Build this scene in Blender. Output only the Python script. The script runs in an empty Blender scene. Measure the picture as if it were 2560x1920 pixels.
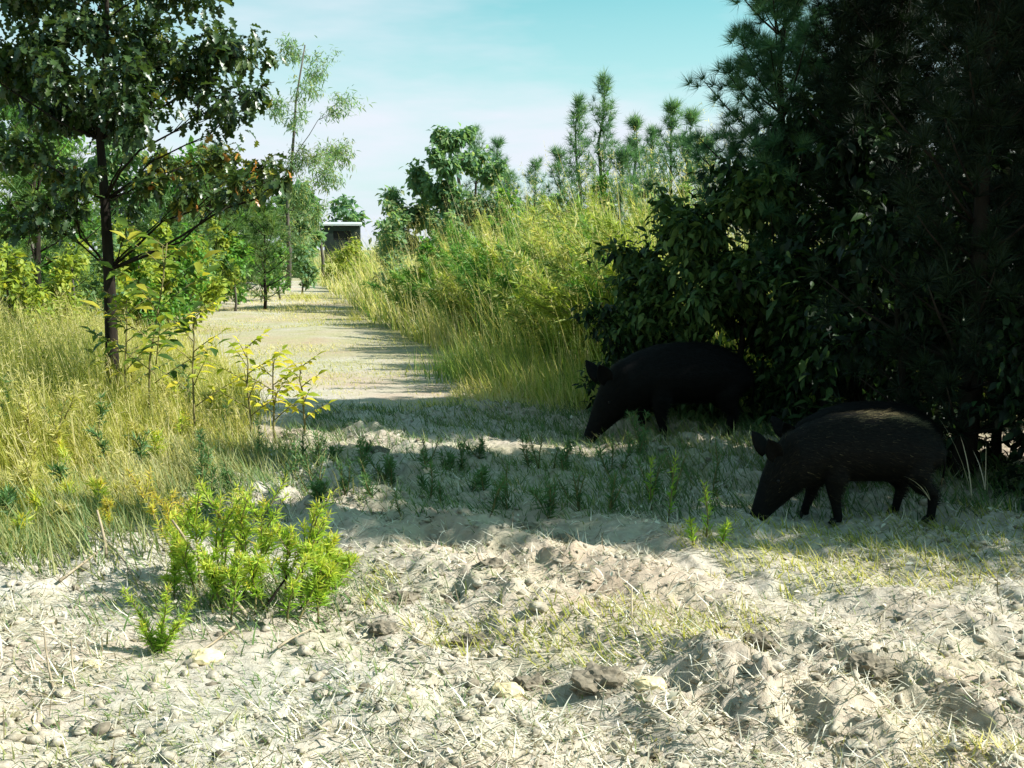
import bpy, math, random
import numpy as np
from mathutils import Vector, Matrix

random.seed(11)
rng = np.random.default_rng(11)
SC = bpy.context.scene
COL = SC.collection

# ------------------------------------------------------------------ camera, sky, sun, exposure
CAM_Z, F_PX, PITCH = 1.40, 1050.0, math.atan(134 / 1050.0)
cam_data = bpy.data.cameras.new('camera')
cam = bpy.data.objects.new('camera', cam_data); COL.objects.link(cam)
cam.location = (0, 0, CAM_Z)
cam.rotation_euler = (math.pi / 2 - PITCH, 0, 0)
cam_data.sensor_width = 36.0
cam_data.lens = 36.0 * F_PX / 1024.0
cam_data.clip_start, cam_data.clip_end = 0.05, 3000
SC.camera = cam

SUN_EL, SUN_AZ = math.radians(40), math.radians(95)     # azimuth clockwise from +Y
sun_dir = Vector((math.sin(SUN_AZ) * math.cos(SUN_EL), math.cos(SUN_AZ) * math.cos(SUN_EL), math.sin(SUN_EL)))
world = bpy.data.worlds.new('World'); SC.world = world
world.use_nodes = True
nt = world.node_tree; nt.nodes.clear()
out = nt.nodes.new('ShaderNodeOutputWorld'); bg = nt.nodes.new('ShaderNodeBackground')
sky = nt.nodes.new('ShaderNodeTexSky'); sky.sky_type = 'NISHITA'; sky.sun_disc = False
sky.sun_elevation, sky.sun_rotation = SUN_EL, SUN_AZ
sky.air_density, sky.dust_density, sky.ozone_density = 1.0, 1.4, 0.6
tint = nt.nodes.new('ShaderNodeMix'); tint.data_type = 'RGBA'; tint.blend_type = 'MULTIPLY'
tint.inputs[0].default_value = 1.0
tint.inputs[7].default_value = (0.50, 1.30, 1.02, 1)
nt.links.new(sky.outputs[0], tint.inputs[6])
# thin high cloud veil
tc = nt.nodes.new('ShaderNodeTexCoord'); mp = nt.nodes.new('ShaderNodeMapping')
mp.inputs['Scale'].default_value = (1.6, 1.6, 7.0)
nz = nt.nodes.new('ShaderNodeTexNoise'); nz.inputs['Scale'].default_value = 1.8
nz.inputs['Detail'].default_value = 5; nz.inputs['Roughness'].default_value = 0.55
cr = nt.nodes.new('ShaderNodeValToRGB')
cr.color_ramp.elements[0].position = 0.38; cr.color_ramp.elements[0].color = (0, 0, 0, 1)
cr.color_ramp.elements[1].position = 0.75; cr.color_ramp.elements[1].color = (0.7, 0.7, 0.7, 1)
nt.links.new(tc.outputs['Generated'], mp.inputs[0]); nt.links.new(mp.outputs[0], nz.inputs[0])
nt.links.new(nz.outputs[0], cr.inputs[0])
cl = nt.nodes.new('ShaderNodeMix'); cl.data_type = 'RGBA'
cl.inputs[7].default_value = (5.3, 5.75, 6.3, 1)
sx = nt.nodes.new('ShaderNodeSeparateXYZ'); nt.links.new(tc.outputs['Generated'], sx.inputs[0])
veil = nt.nodes.new('ShaderNodeMapRange'); veil.inputs[1].default_value = 0.0; veil.inputs[2].default_value = 0.27
veil.inputs[3].default_value = 1.0; veil.inputs[4].default_value = 0.0
nt.links.new(sx.outputs[2], veil.inputs[0])
vm = nt.nodes.new('ShaderNodeMath'); vm.operation = 'ADD'; vm.use_clamp = True
nt.links.new(cr.outputs[0], vm.inputs[0]); nt.links.new(veil.outputs[0], vm.inputs[1])
nt.links.new(vm.outputs[0], cl.inputs[0]); nt.links.new(tint.outputs[2], cl.inputs[6])
nt.links.new(cl.outputs[2], bg.inputs[0])
bg.inputs[1].default_value = 0.06
nt.links.new(bg.outputs[0], out.inputs[0])

sl = bpy.data.lights.new('sun', 'SUN'); sl.energy = 4.4; sl.angle = math.radians(0.5); sl.color = (1.0, 0.97, 0.925)
so = bpy.data.objects.new('sun', sl); COL.objects.link(so)
so.rotation_euler = sun_dir.to_track_quat('Z', 'Y').to_euler()
SC.view_settings.view_transform = 'Standard'; SC.view_settings.look = 'None'
SC.view_settings.gamma = 1.0; SC.view_settings.use_curve_mapping = False
SC.view_settings.exposure = 1.4
SC.render.engine = 'CYCLES'
SC.cycles.max_bounces = 6; SC.cycles.diffuse_bounces = 3; SC.cycles.transmission_bounces = 4; SC.cycles.transparent_max_bounces = 4

# ------------------------------------------------------------------ helpers
CT, ST = math.cos(PITCH), math.sin(PITCH)
def ray(px, py):
    dx, dy = (px - 512) / F_PX, (384 - py) / F_PX
    return Vector((dx, CT + dy * ST, -ST + dy * CT))
def at(px, py, Y):                     # the point seen at a pixel at a given distance
    r = ray(px, py); k = Y / r.y
    return Vector((r.x * k, Y, CAM_Z + r.z * k))
def on_ground(px, py):
    r = ray(px, py); k = -CAM_Z / r.z
    x, y = r.x * k, r.y * k
    return Vector((x, y, float(height(np.array([x]), np.array([y]))[0])))

def _hash(ix, iy, seed):
    n = (ix * 374761393 + iy * 668265263 + seed * 1442695041) & 0xFFFFFFFF
    n = ((n ^ (n >> 13)) * 1274126177) & 0xFFFFFFFF
    n = n ^ (n >> 16)
    return (n & 0xFFFF) / 65535.0
def vnoise(x, y, seed=0):
    x = np.asarray(x, float); y = np.asarray(y, float)
    ix = np.floor(x).astype(np.int64); iy = np.floor(y).astype(np.int64)
    fx = x - ix; fy = y - iy
    fx = fx * fx * (3 - 2 * fx); fy = fy * fy * (3 - 2 * fy)
    a = _hash(ix, iy, seed); b = _hash(ix + 1, iy, seed); c = _hash(ix, iy + 1, seed); d = _hash(ix + 1, iy + 1, seed)
    return (a * (1 - fx) + b * fx) * (1 - fy) + (c * (1 - fx) + d * fx) * fy
def fbm(x, y, seed=0, octv=4):
    s = 0; a = 0.5
    for o in range(octv):
        s = s + a * vnoise(x * 2 ** o + 17.3 * o, y * 2 ** o - 9.1 * o, seed + o); a *= 0.5
    return s
def sstep(a, b, x):
    t = np.clip((x - a) / (b - a), 0, 1); return t * t * (3 - 2 * t)

XL = ([3.0, 4.6, 5.2, 5.8, 6.5, 7.5, 8.6, 10, 12, 16, 22, 29, 54, 90], [-2.8, -2.5, -2.3, -2.2, -2.1, -2.15, -2.35, -2.75, -3.5, -5.4, -7.5, -9.6, -17, -29])
XR = ([7.0, 8.8, 9.4, 10, 11, 13, 15, 20, 30, 40, 54, 70, 90], [2.2, 1.2, .8, .45, .0, -.6, -1.2, -2.6, -4.9, -7.2, -10.6, -15, -21])
def xl(Y): return np.interp(Y, *XL)
def xr(Y): return np.interp(Y, *XR)

def height(X, Y):
    X = np.asarray(X, float); Y = np.asarray(Y, float)
    u = .76 * X + .65 * Y; v = -.65 * X + .76 * Y
    fade = sstep(1.0, 1.8, Y) * (1 - sstep(8.6, 10.2, Y)) * (1 - sstep(3.6, 4.4, np.abs(X)))
    rough = sstep(.35, .65, fbm(X * .9, Y * .9, 5, 3)) * .6 + .4
    rough *= 1 - .65 * np.exp(-((u - 2.22 + .12 * np.sin(v * 1.3)) / .17) ** 2)
    smooth_left = sstep(-.2, -1.1, X) * sstep(4.6, 3.9, Y)
    rough = rough * (1 - .6 * smooth_left)
    w = u + .22 * (fbm(X * 1.2, Y * 1.2, 9, 2) - .4)
    z = .042 * np.sin(w * 2 * math.pi / .52) * rough
    z += .055 * (fbm(X * 1.7, Y * 1.7, 2, 2) - .38) +   .055 * rough * (fbm(X * 5.5, Y * 5.5, 12, 2) - .38)
    wx = X + .05 * (vnoise(X * 14, Y * 14, 61) - .5); wy = Y + .05 * (vnoise(X * 14, Y * 14, 62) - .5)
    c = np.abs(vnoise(wx * 8, wy * 8, 21) - .5) * 2; z += .062 * rough * (1 - c) ** 2 * sstep(.3, .6, vnoise(X * 3, Y * 3, 27))
    c = np.abs(vnoise(wx * 15 + 3, wy * 15, 22) - .5) * 2; z += .054 * rough * (.6 - c)
    c = np.abs(vnoise(wx * 27, wy * 27 + 5, 23) - .5) * 2; z += .027 * rough * (.5 - c)
    c = vnoise(wx * 4.5, wy * 4.5, 28); z -= .085 * rough * np.maximum(c - .62, 0) * 2
    z -= .05 * np.exp(-((u - 2.22 + .12 * np.sin(v * 1.3)) / .15) ** 2)
    return z * fade

def link(o, parent=None):
    COL.objects.link(o)
    if parent is not None: o.parent = parent
    return o
def thing(name, label, cat, loc=(0, 0, 0), rz=0.0, group=None):
    o = bpy.data.objects.new(name, None); COL.objects.link(o)
    o.empty_display_size = .1
    o.location = loc; o.rotation_euler = (0, 0, rz)
    o['label'] = label; o['category'] = cat
    if group: o['group'] = group
    return o
def tag(o, label, cat=None, group=None, kind=None):
    o['label'] = label
    if cat: o['category'] = cat
    if group: o['group'] = group
    if kind: o['kind'] = kind
    return o

class MB:
    def __init__(s): s.V = []; s.F = []; s.R = []; s.n = 0
    def add(s, V, Fs, R=None):
        V = np.asarray(V, float).reshape(-1, 3)
        if R is None: R = np.zeros(len(V))
        elif np.isscalar(R): R = np.full(len(V), float(R))
        s.V.append(V); s.R.append(np.asarray(R, float))
        for F in (Fs if isinstance(Fs, (list, tuple)) else [Fs]):
            F = np.asarray(F, np.int64)
            if F.size: s.F.append(F + s.n)
        s.n += len(V)
    def mesh(s, name, mat, smooth=True, origin=(0, 0, 0)):
        V = (np.concatenate(s.V) - np.array(origin)).astype(np.float32); R = np.concatenate(s.R).astype(np.float32)
        me = bpy.data.meshes.new(name)
        me.vertices.add(len(V)); me.vertices.foreach_set('co', V.ravel())
        loops = np.concatenate([f.ravel() for f in s.F]).astype(np.int32)
        tot = np.concatenate([np.full(len(f), f.shape[1]) for f in s.F]).astype(np.int32)
        start = np.concatenate([[0], np.cumsum(tot)[:-1]]).astype(np.int32)
        me.loops.add(len(loops)); me.loops.foreach_set('vertex_index', loops)
        me.polygons.add(len(tot)); me.polygons.foreach_set('loop_start', start); me.polygons.foreach_set('loop_total', tot)
        me.polygons.foreach_set('use_smooth', np.full(len(tot), smooth))
        a = me.attributes.new('rnd', 'FLOAT', 'POINT'); a.data.foreach_set('value', R)
        me.update(calc_edges=True)
        me.materials.append(mat)
        return me
    def build(s, name, mat, parent=None, smooth=True, origin=(0, 0, 0), kind=None):
        o = link(bpy.data.objects.new(name, s.mesh(name, mat, smooth, origin)), parent)
        if kind: o['kind'] = kind
        return o

def tube(mb, pts, radii, sides=6, r=0.0):
    pts = [Vector(p) for p in pts]; n = len(pts); V = []
    ref = Vector((.31, .2, .93))
    for i, p in enumerate(pts):
        d = (pts[min(i + 1, n - 1)] - pts[max(i - 1, 0)]).normalized()
        a = d.cross(Vector((1, 0, 0)) if abs(d.z) > .8 else Vector((0, 0, 1))).normalized(); b = d.cross(a)
        for k in range(sides):
            t = 2 * math.pi * k / sides
            V.append(p + (a * math.cos(t) + b * math.sin(t)) * radii[i])
    F = []
    for i in range(n - 1):
        for k in range(sides):
            k2 = (k + 1) % sides
            F.append((i * sides + k, i * sides + k2, (i + 1) * sides + k2, (i + 1) * sides + k))
    caps = [tuple(range(sides))[::-1], tuple((n - 1) * sides + k for k in range(sides))]
    mb.add([tuple(v) for v in V], [F, caps], r)

def bend(p0, p1, n=6, sag=.1, jit=.03, up=0.0):
    p0, p1 = Vector(p0), Vector(p1); L = (p1 - p0).length; o = []
    side = Vector((random.uniform(-1, 1), random.uniform(-1, 1), random.uniform(-.3, .6))) * sag * L
    for i in range(n):
        t = i / (n - 1)
        p = p0.lerp(p1, t) + side * math.sin(math.pi * t) + Vector((0, 0, up * L * t * t))
        if 0 < i < n - 1: p += Vector([random.gauss(0, jit * L * .5) for _ in range(3)])
        o.append(p)
    return o

def unit(a): return a / np.maximum(np.linalg.norm(a, axis=-1, keepdims=True), 1e-9)
def rand_dirs(n): return unit(rng.normal(size=(n, 3)))

def ribbons(mb, P, L, az, tilt, curl, w, R, segs=3, taper=1.3):
    n = len(P); P = np.array(P, float)
    phi = az + math.pi / 2 + rng.normal(0, .7, n)
    W = np.stack([np.cos(phi), np.sin(phi), np.zeros(n)], 1)
    per = 2 * segs + 1
    V = np.zeros((n, per, 3)); cur = P.copy()
    for s in range(segs + 1):
        t = s / segs
        if s < segs:
            ww = (w * (1 - t ** taper) + .0003)[:, None] * .5
            V[:, 2 * s] = cur - W * ww; V[:, 2 * s + 1] = cur + W * ww
        else: V[:, 2 * s] = cur
        a = tilt + curl * (s + .5) / segs
        d = np.stack([np.sin(a) * np.cos(az), np.sin(a) * np.sin(az), np.cos(a)], 1)
        cur = cur + d * (L / segs)[:, None]
    base = np.arange(n)[:, None] * per
    Q = np.concatenate([base + np.array([[2 * s, 2 * s + 1, 2 * s + 3, 2 * s + 2]]) for s in range(segs - 1)]) if segs > 1 else np.zeros((0, 4), int)
    T = base + np.array([[2 * segs - 2, 2 * segs - 1, 2 * segs]])
    mb.add(V.reshape(-1, 3), [Q, T], np.repeat(R, per))

def leaves(mb, T, P, D, N, S, R):
    TV, TF = T; n = len(P)
    D = unit(np.asarray(D, float)); X = unit(np.cross(D, N)); Z = np.cross(X, D)
    S = np.broadcast_to(np.asarray(S, float), (n,))
    V = P[:, None, :] + S[:, None, None] * (TV[None, :, 0:1] * X[:, None] + TV[None, :, 1:2] * D[:, None] + TV[None, :, 2:3] * Z[:, None])
    k = len(TV); base = np.arange(n)[:, None] * k
    Fs = []
    for F in TF:
        F = np.asarray(F); Fs.append((base[:, None, :] + F[None]).reshape(-1, F.shape[1]))
    mb.add(V.reshape(-1, 3), Fs, np.repeat(R, k))

def template(pts, fold=.15, droop=.2):
    # leaf outline given as half widths along its length; folded along the midrib
    ys = [p[0] for p in pts]; V = [(0, ys[0], 0)]; F3 = []; F4 = []
    idx = []
    for y, wd in pts[1:-1]:
        z = -droop * y * y
        idx.append(len(V)); V += [(-wd, y, z + fold * wd), (0, y, z), (wd, y, z + fold * wd)]
    tip = len(V); V.append((0, ys[-1], -droop * ys[-1] ** 2))
    a = idx[0]; F3 += [(0, a + 1, a), (0, a + 2, a + 1)]
    for i, j in zip(idx, idx[1:]): F4 += [(i, i + 1, j + 1, j), (i + 1, i + 2, j + 2, j + 1)]
    b = idx[-1]; F3 += [(b, b + 1, tip), (b + 1, b + 2, tip)]
    return np.array(V, float), ([F3, F4] if F4 else [F3])
OAK = template([(0, 0), (.18, .05), (.3, .22), (.42, .10), (.58, .30), (.70, .12), (.84, .20), (1, 0)], .35, .25)
OVATE = template([(0, 0), (.15, .14), (.45, .24), (.75, .13), (1, 0)], .35, .3)
LANCE = template([(0, 0), (.25, .09), (.6, .085), (1, 0)], .4, .25)
NARROW = template([(0, 0), (.4, .06), (1, 0)], .4, .2)
WEEDLEAF = template([(0, 0), (.35, .075), (1, 0)], .3, .35)
SMALL = template([(0, 0), (.45, .28), (1, 0)], .3, .2)

def needles(mb, P, D, n, L, w, spread, R, fwd=.6):
    m = len(P)
    d = unit(np.repeat(D, n, 0) * fwd * rng.uniform(.6, 1.6, (m * n, 1)) + rand_dirs(m * n) * spread)
    b = np.repeat(P, n, 0) + d * .01
    l = np.repeat(np.broadcast_to(L, (m,)), n) * rng.uniform(.65, 1.1, m * n)
    s = unit(np.cross(d, rand_dirs(m * n))) * w * .5
    V = np.stack([b - s, b + s, b + d * l[:, None]], 1)
    mb.add(V.reshape(-1, 3), np.arange(m * n * 3).reshape(-1, 3), np.repeat(np.clip(np.repeat(R, n) + rng.normal(0, .1, m * n), 0, 1), 3))

# ------------------------------------------------------------------ materials
def new_mat(name):
    m = bpy.data.materials.new(name); m.use_nodes = True; m.node_tree.nodes.clear()
    return m, m.node_tree
def ramp(t, stops):
    c = t.nodes.new('ShaderNodeValToRGB'); e = c.color_ramp.elements
    while len(e) < len(stops): e.new(.5)
    for k, (p, col) in enumerate(stops): e[k].position = p; e[k].color = (*col, 1)
    return c
def leaf_mat(name, stops, transl=.35, rough=.5, tcol=1.5, spec=.3):
    m, t = new_mat(name); N = t.nodes.new; L = t.links.new
    o = N('ShaderNodeOutputMaterial'); at_ = N('ShaderNodeAttribute'); at_.attribute_name = 'rnd'
    c = ramp(t, stops); L(at_.outputs['Fac'], c.inputs[0])
    tex = N('ShaderNodeTexCoord'); nz = N('ShaderNodeTexNoise'); nz.inputs['Scale'].default_value = 9
    L(tex.outputs['Object'], nz.inputs[0])
    hv = N('ShaderNodeHueSaturation'); mr = N('ShaderNodeMapRange')
    mr.inputs[3].default_value = .75; mr.inputs[4].default_value = 1.25
    L(nz.outputs[0], mr.inputs[0]); L(mr.outputs[0], hv.inputs['Value']); L(c.outputs[0], hv.inputs['Color'])
    p = N('ShaderNodeBsdfPrincipled'); p.inputs['Roughness'].default_value = rough
    p.inputs['Specular IOR Level'].default_value = spec
    L(hv.outputs[0], p.inputs['Base Color'])
    tr = N('ShaderNodeBsdfTranslucent'); g = N('ShaderNodeMix'); g.data_type = 'RGBA'; g.blend_type = 'MULTIPLY'
    g.inputs[0].default_value = 1; g.inputs[7].default_value = (tcol, tcol, tcol * .55, 1)
    L(hv.outputs[0], g.inputs[6]); L(g.outputs[2], tr.inputs[0])
    mx = N('ShaderNodeMixShader'); mx.inputs[0].default_value = transl
    L(p.outputs[0], mx.inputs[1]); L(tr.outputs[0], mx.inputs[2]); L(mx.outputs[0], o.inputs[0])
    return m
def solid_mat(name, a, b, scale=12, rough=.9, bump=.3, spec=.2, stretch=(1, 1, 1)):
    m, t = new_mat(name); N = t.nodes.new; L = t.links.new
    o = N('ShaderNodeOutputMaterial'); tc = N('ShaderNodeTexCoord'); mp = N('ShaderNodeMapping')
    mp.inputs['Scale'].default_value = stretch
    nz = N('ShaderNodeTexNoise'); nz.inputs['Scale'].default_value = scale; nz.inputs['Detail'].default_value = 6
    L(tc.outputs['Object'], mp.inputs[0]); L(mp.outputs[0], nz.inputs[0])
    c = ramp(t, [(.3, a), (.7, b)]); L(nz.outputs[0], c.inputs[0])
    p = N('ShaderNodeBsdfPrincipled'); p.inputs['Roughness'].default_value = rough; p.inputs['Specular IOR Level'].default_value = spec
    L(c.outputs[0], p.inputs['Base Color'])
    bp = N('ShaderNodeBump'); bp.inputs['Strength'].default_value = bump; bp.inputs['Distance'].default_value = .02
    L(nz.outputs[0], bp.inputs['Height']); L(bp.outputs[0], p.inputs['Normal']); L(p.outputs[0], o.inputs[0])
    return m

def ground_mat():
    m, t = new_mat('sandy_soil'); N = t.nodes.new; L = t.links.new
    o = N('ShaderNodeOutputMaterial'); tc = N('ShaderNodeTexCoord')
    def noise(s, d=5, r=.6):
        n = N('ShaderNodeTexNoise'); n.inputs['Scale'].default_value = s; n.inputs['Detail'].default_value = d
        n.inputs['Roughness'].default_value = r; L(tc.outputs['Object'], n.inputs[0]); return n
    big, mid, fine, grit = noise(.35, 3), noise(2.2, 5), noise(24, 6, .7), noise(140, 3, .7)
    sand = ramp(t, [(.3, (.25, .222, .172)), (.52, (.385, .355, .295)), (.75, (.49, .46, .40))]); L(fine.outputs[0], sand.inputs[0])
    red = ramp(t, [(.35, (.30, .215, .145)), (.7, (.45, .375, .29))]); L(mid.outputs[0], red.inputs[0])
    green = ramp(t, [(.3, (.13, .14, .04)), (.7, (.30, .28, .11))]); L(fine.outputs[0], green.inputs[0])
    at_ = N('ShaderNodeAttribute'); at_.attribute_name = 'rnd'      # how much ground cover grows here
    m1 = N('ShaderNodeMix'); m1.data_type = 'RGBA'
    f1 = N('ShaderNodeMapRange'); f1.inputs[1].default_value = .42; f1.inputs[2].default_value = .60; f1.inputs[4].default_value = .85
    L(big.outputs[0], f1.inputs[0]); L(f1.outputs[0], m1.inputs[0]); L(sand.outputs[0], m1.inputs[6]); L(red.outputs[0], m1.inputs[7])
    ad = N('ShaderNodeMath'); ad.operation = 'ADD'; L(at_.outputs['Fac'], ad.inputs[0])
    sb = N('ShaderNodeMapRange'); sb.inputs[1].default_value = .3; sb.inputs[2].default_value = .7; sb.inputs[3].default_value = -.35; sb.inputs[4].default_value = .35
    L(mid.outputs[0], sb.inputs[0]); L(sb.outputs[0], ad.inputs[1]); ad.use_clamp = True
    m2 = N('ShaderNodeMix'); m2.data_type = 'RGBA'
    L(ad.outputs[0], m2.inputs[0]); L(m1.outputs[2], m2.inputs[6]); L(green.outputs[0], m2.inputs[7])
    p = N('ShaderNodeBsdfPrincipled'); p.inputs['Roughness'].default_value = .95; p.inputs['Specular IOR Level'].default_value = .1
    L(m2.outputs[2], p.inputs['Base Color'])
    b1 = N('ShaderNodeBump'); b1.inputs['Strength'].default_value = .6; b1.inputs['Distance'].default_value = .02
    L(fine.outputs[0], b1.inputs['Height'])
    b2 = N('ShaderNodeBump'); b2.inputs['Strength'].default_value = .5; b2.inputs['Distance'].default_value = .004
    L(grit.outputs[0], b2.inputs['Height']); L(b1.outputs[0], b2.inputs['Normal']); L(b2.outputs[0], p.inputs['Normal'])
    L(p.outputs[0], o.inputs[0])
    return m

M = {}
M['ground'] = ground_mat()
M['clod'] = solid_mat('dry_clod', (.20, .17, .12), (.42, .37, .29), 30, .95, .5)
M['wet_clod'] = solid_mat('dark_clod', (.09, .075, .052), (.22, .185, .135), 30, .9, .5)
M['stone'] = solid_mat('pale_stone', (.50, .40, .22), (.62, .52, .32), 20, .7, .15)
M['straw'] = leaf_mat('straw', [(0, (.14, .11, .06)), (.25, (.34, .30, .20)), (.55, (.56, .52, .41)), (1, (.70, .67, .57))], .2, .6, 1.1)
M['left_grass'] = leaf_mat('yellow_grass', [(0, (.11, .15, .025)), (.35, (.25, .27, .04)), (.7, (.40, .38, .09)), (1, (.52, .45, .25))], .45, .5, 1.5)
M['tall_grass'] = leaf_mat('tall_grass', [(0, (.06, .14, .035)), (.35, (.18, .27, .06)), (.7, (.42, .40, .11)), (1, (.58, .50, .30))], .45, .45, 1.6)
M['low_weed'] = leaf_mat('low_weed', [(0, (.05, .11, .035)), (.6, (.11, .18, .055)), (1, (.26, .26, .10))], .35, .55, 1.3)
M['bright_weed'] = leaf_mat('bright_weed', [(0, (.13, .27, .03)), (.45, (.26, .39, .05)), (.8, (.44, .47, .07)), (1, (.52, .40, .08))], .5, .5, 1.6)
M['shade_weed'] = leaf_mat('dull_green_weed', [(0, (.04, .10, .035)), (1, (.10, .19, .06))], .35, .5, 1.3)
M['oak_leaf'] = leaf_mat('oak_leaf', [(0, (.02, .042, .013)), (.5, (.045, .08, .02)), (.8, (.12, .14, .025)), (.92, (.30, .26, .03)), (1, (.40, .17, .035))], .28, .35, 1.5, .5)
M['sapling_leaf'] = leaf_mat('sapling_leaf', [(0, (.04, .085, .015)), (.6, (.11, .17, .02)), (1, (.32, .30, .035))], .4, .4, 1.6, .4)
M['yellow_leaf'] = leaf_mat('yellow_leaf', [(0, (.22, .28, .02)), (.5, (.42, .42, .03)), (1, (.55, .46, .05))], .45, .5, 1.5)
M['far_leaf'] = leaf_mat('hazy_leaf', [(0, (.08, .17, .10)), (.6, (.16, .26, .12)), (1, (.28, .28, .13))], .5, .5, 1.5)  # paler, teal-shifted leaves put the distance haze into the colour
M['shrub_leaf'] = leaf_mat('shrub_leaf', [(0, (.05, .14, .028)), (.6, (.11, .25, .04)), (1, (.22, .31, .05))], .4, .5, 1.5)
M['yellow_shrub'] = leaf_mat('yellow_shrub_leaf', [(0, (.12, .19, .03)), (.6, (.26, .32, .045)), (1, (.38, .36, .06))], .4, .5, 1.5)
M['pine'] = leaf_mat('hazy_pine_needles', [(0, (.05, .12, .07)), (.6, (.10, .21, .095)), (1, (.18, .27, .11))], .4, .5, 1.4)  # skyline needles lightened toward teal, haze put into their colour
M['lit_pine'] = leaf_mat('lit_pine_needles', [(0, (.04, .09, .03)), (.6, (.09, .17, .045)), (1, (.19, .24, .06))], .35, .5, 1.5)
M['edge_pine'] = leaf_mat('blue_green_pine_needles', [(0, (.03, .08, .045)), (.6, (.06, .15, .07)), (1, (.13, .22, .10))], .35, .5, 1.5)
M['dark_pine'] = leaf_mat('shaded_pine_needles', [(0, (.004, .010, .005)), (1, (.013, .026, .009))], .15, .6, 1.2, .2)  # woods' shade put into the needle colour; lit_pine is the sunlit copy
M['dark_leaf'] = leaf_mat('shade_leaf', [(0, (.006, .013, .005)), (.5, (.024, .055, .015)), (1, (.11, .17, .045))], .25, .5, 1.5, .2)  # dark end carries the shade of the woods in the leaf colour
M['bark'] = solid_mat('dark_bark', (.010, .008, .006), (.030, .024, .018), 18, .95, .6, .1, (1, 1, .25))
M['grey_bark'] = solid_mat('grey_bark', (.05, .045, .036), (.13, .115, .095), 14, .95, .5, .1, (1, 1, .3))
M['twig'] = solid_mat('dry_twig', (.20, .155, .10), (.36, .30, .21), 20, .9, .3, .1)
M['stem'] = solid_mat('weed_stem', (.10, .09, .035), (.20, .17, .07), 20, .8, .2, .1)
M['roof'] = solid_mat('pale_metal_roof', (.34, .37, .38), (.48, .50, .51), 3, .5, .05)
M['blind'] = solid_mat('dark_green_board', (.012, .02, .017), (.022, .032, .027), 4, .8, .2)
M['dark'] = solid_mat('dark_opening', (.006, .006, .006), (.012, .012, .012), 4, .7, 0)
M['hide'] = solid_mat('black_hide', (.002, .002, .002), (.005, .0045, .004), 40, .85, .3, .12)
M['bristle'] = leaf_mat('black_bristle', [(0, (.002, .002, .002)), (1, (.007, .006, .005))], .05, .5, 1.0, .12)
M['rim_lit'] = leaf_mat('rim_lit_bristle', [(0, (.002, .002, .0015)), (.5, (.007, .006, .004)), (.75, (.05, .04, .022)), (1, (.30, .24, .12))], .1, .5, 1.0, .15)  # pale end paints the sunlit rim of the rump into the bristles
M['hoof'] = solid_mat('hoof_horn', (.004, .004, .004), (.008, .007, .006), 20, .5, .1)
M['eye'] = solid_mat('eye', (.004, .003, .003), (.006, .005, .004), 5, .35, 0, .3)

# ------------------------------------------------------------------ ground
def cover(X, Y):
    g = sstep(-.25, .5, xl(Y) - X) * .95 + sstep(-.3, .6, X - xr(Y)) * sstep(7.5, 9, Y) * .95
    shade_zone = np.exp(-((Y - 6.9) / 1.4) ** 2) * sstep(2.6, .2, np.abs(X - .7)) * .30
    return np.clip(g + shade_zone + .42 * sstep(9.5, 14, Y) * (1 - sstep(24, 30, Y)) + .9 * sstep(50, 58, Y), 0, 1)
def sheet(xs, ys, name, z0=0.0):
    X, Y = np.meshgrid(xs, ys); Z = height(X, Y) + z0
    nx, ny = len(xs), len(ys)
    mb = MB(); i = np.arange(nx * ny).reshape(ny, nx)
    F = np.stack([i[:-1, :-1], i[:-1, 1:], i[1:, 1:], i[1:, :-1]], -1).reshape(-1, 4)
    mb.add(np.stack([X, Y, Z], -1).reshape(-1, 3), F, cover(X, Y).ravel())
    o = mb.build(name, M['ground']); o['kind'] = 'structure'; return o
far = np.concatenate([-np.geomspace(900, 6, 40), np.linspace(-5, 5, 21), np.geomspace(6, 900, 40)])
fy = np.concatenate([[-900, -300, -100, -40, -15, -5, 0], np.linspace(1, 30, 59), np.geomspace(31, 1500, 45)])
Xg, Yg = np.meshgrid(far, fy)
mbg = MB(); ii = np.arange(Xg.size).reshape(Xg.shape)
inner = (np.abs(Xg) < 4.6) & (Yg > .9) & (Yg < 10.3)
hill = 1.2 * sstep(70, 260, Yg) + .25 * (fbm(Xg * .06, Yg * .06, 40, 2) - .4) * sstep(14, 40, Yg) + .22 * (fbm(Xg * .6, Yg * .6, 41, 2) - .38) * sstep(11, 15, Yg)
mbg.add(np.stack([Xg, Yg, np.where(inner, -.14, -.004) + hill], -1).reshape(-1, 3),
        np.stack([ii[:-1, :-1], ii[:-1, 1:], ii[1:, 1:], ii[1:, :-1]], -1).reshape(-1, 4), cover(Xg, Yg).ravel())
g = mbg.build('ground', M['ground']); g['kind'] = 'structure'
sheet(np.arange(-5.0, 5.001, .018), np.concatenate([np.arange(.4, 6.5, .016), np.arange(6.5, 10.9, .03)]), 'dirt_track')

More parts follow.
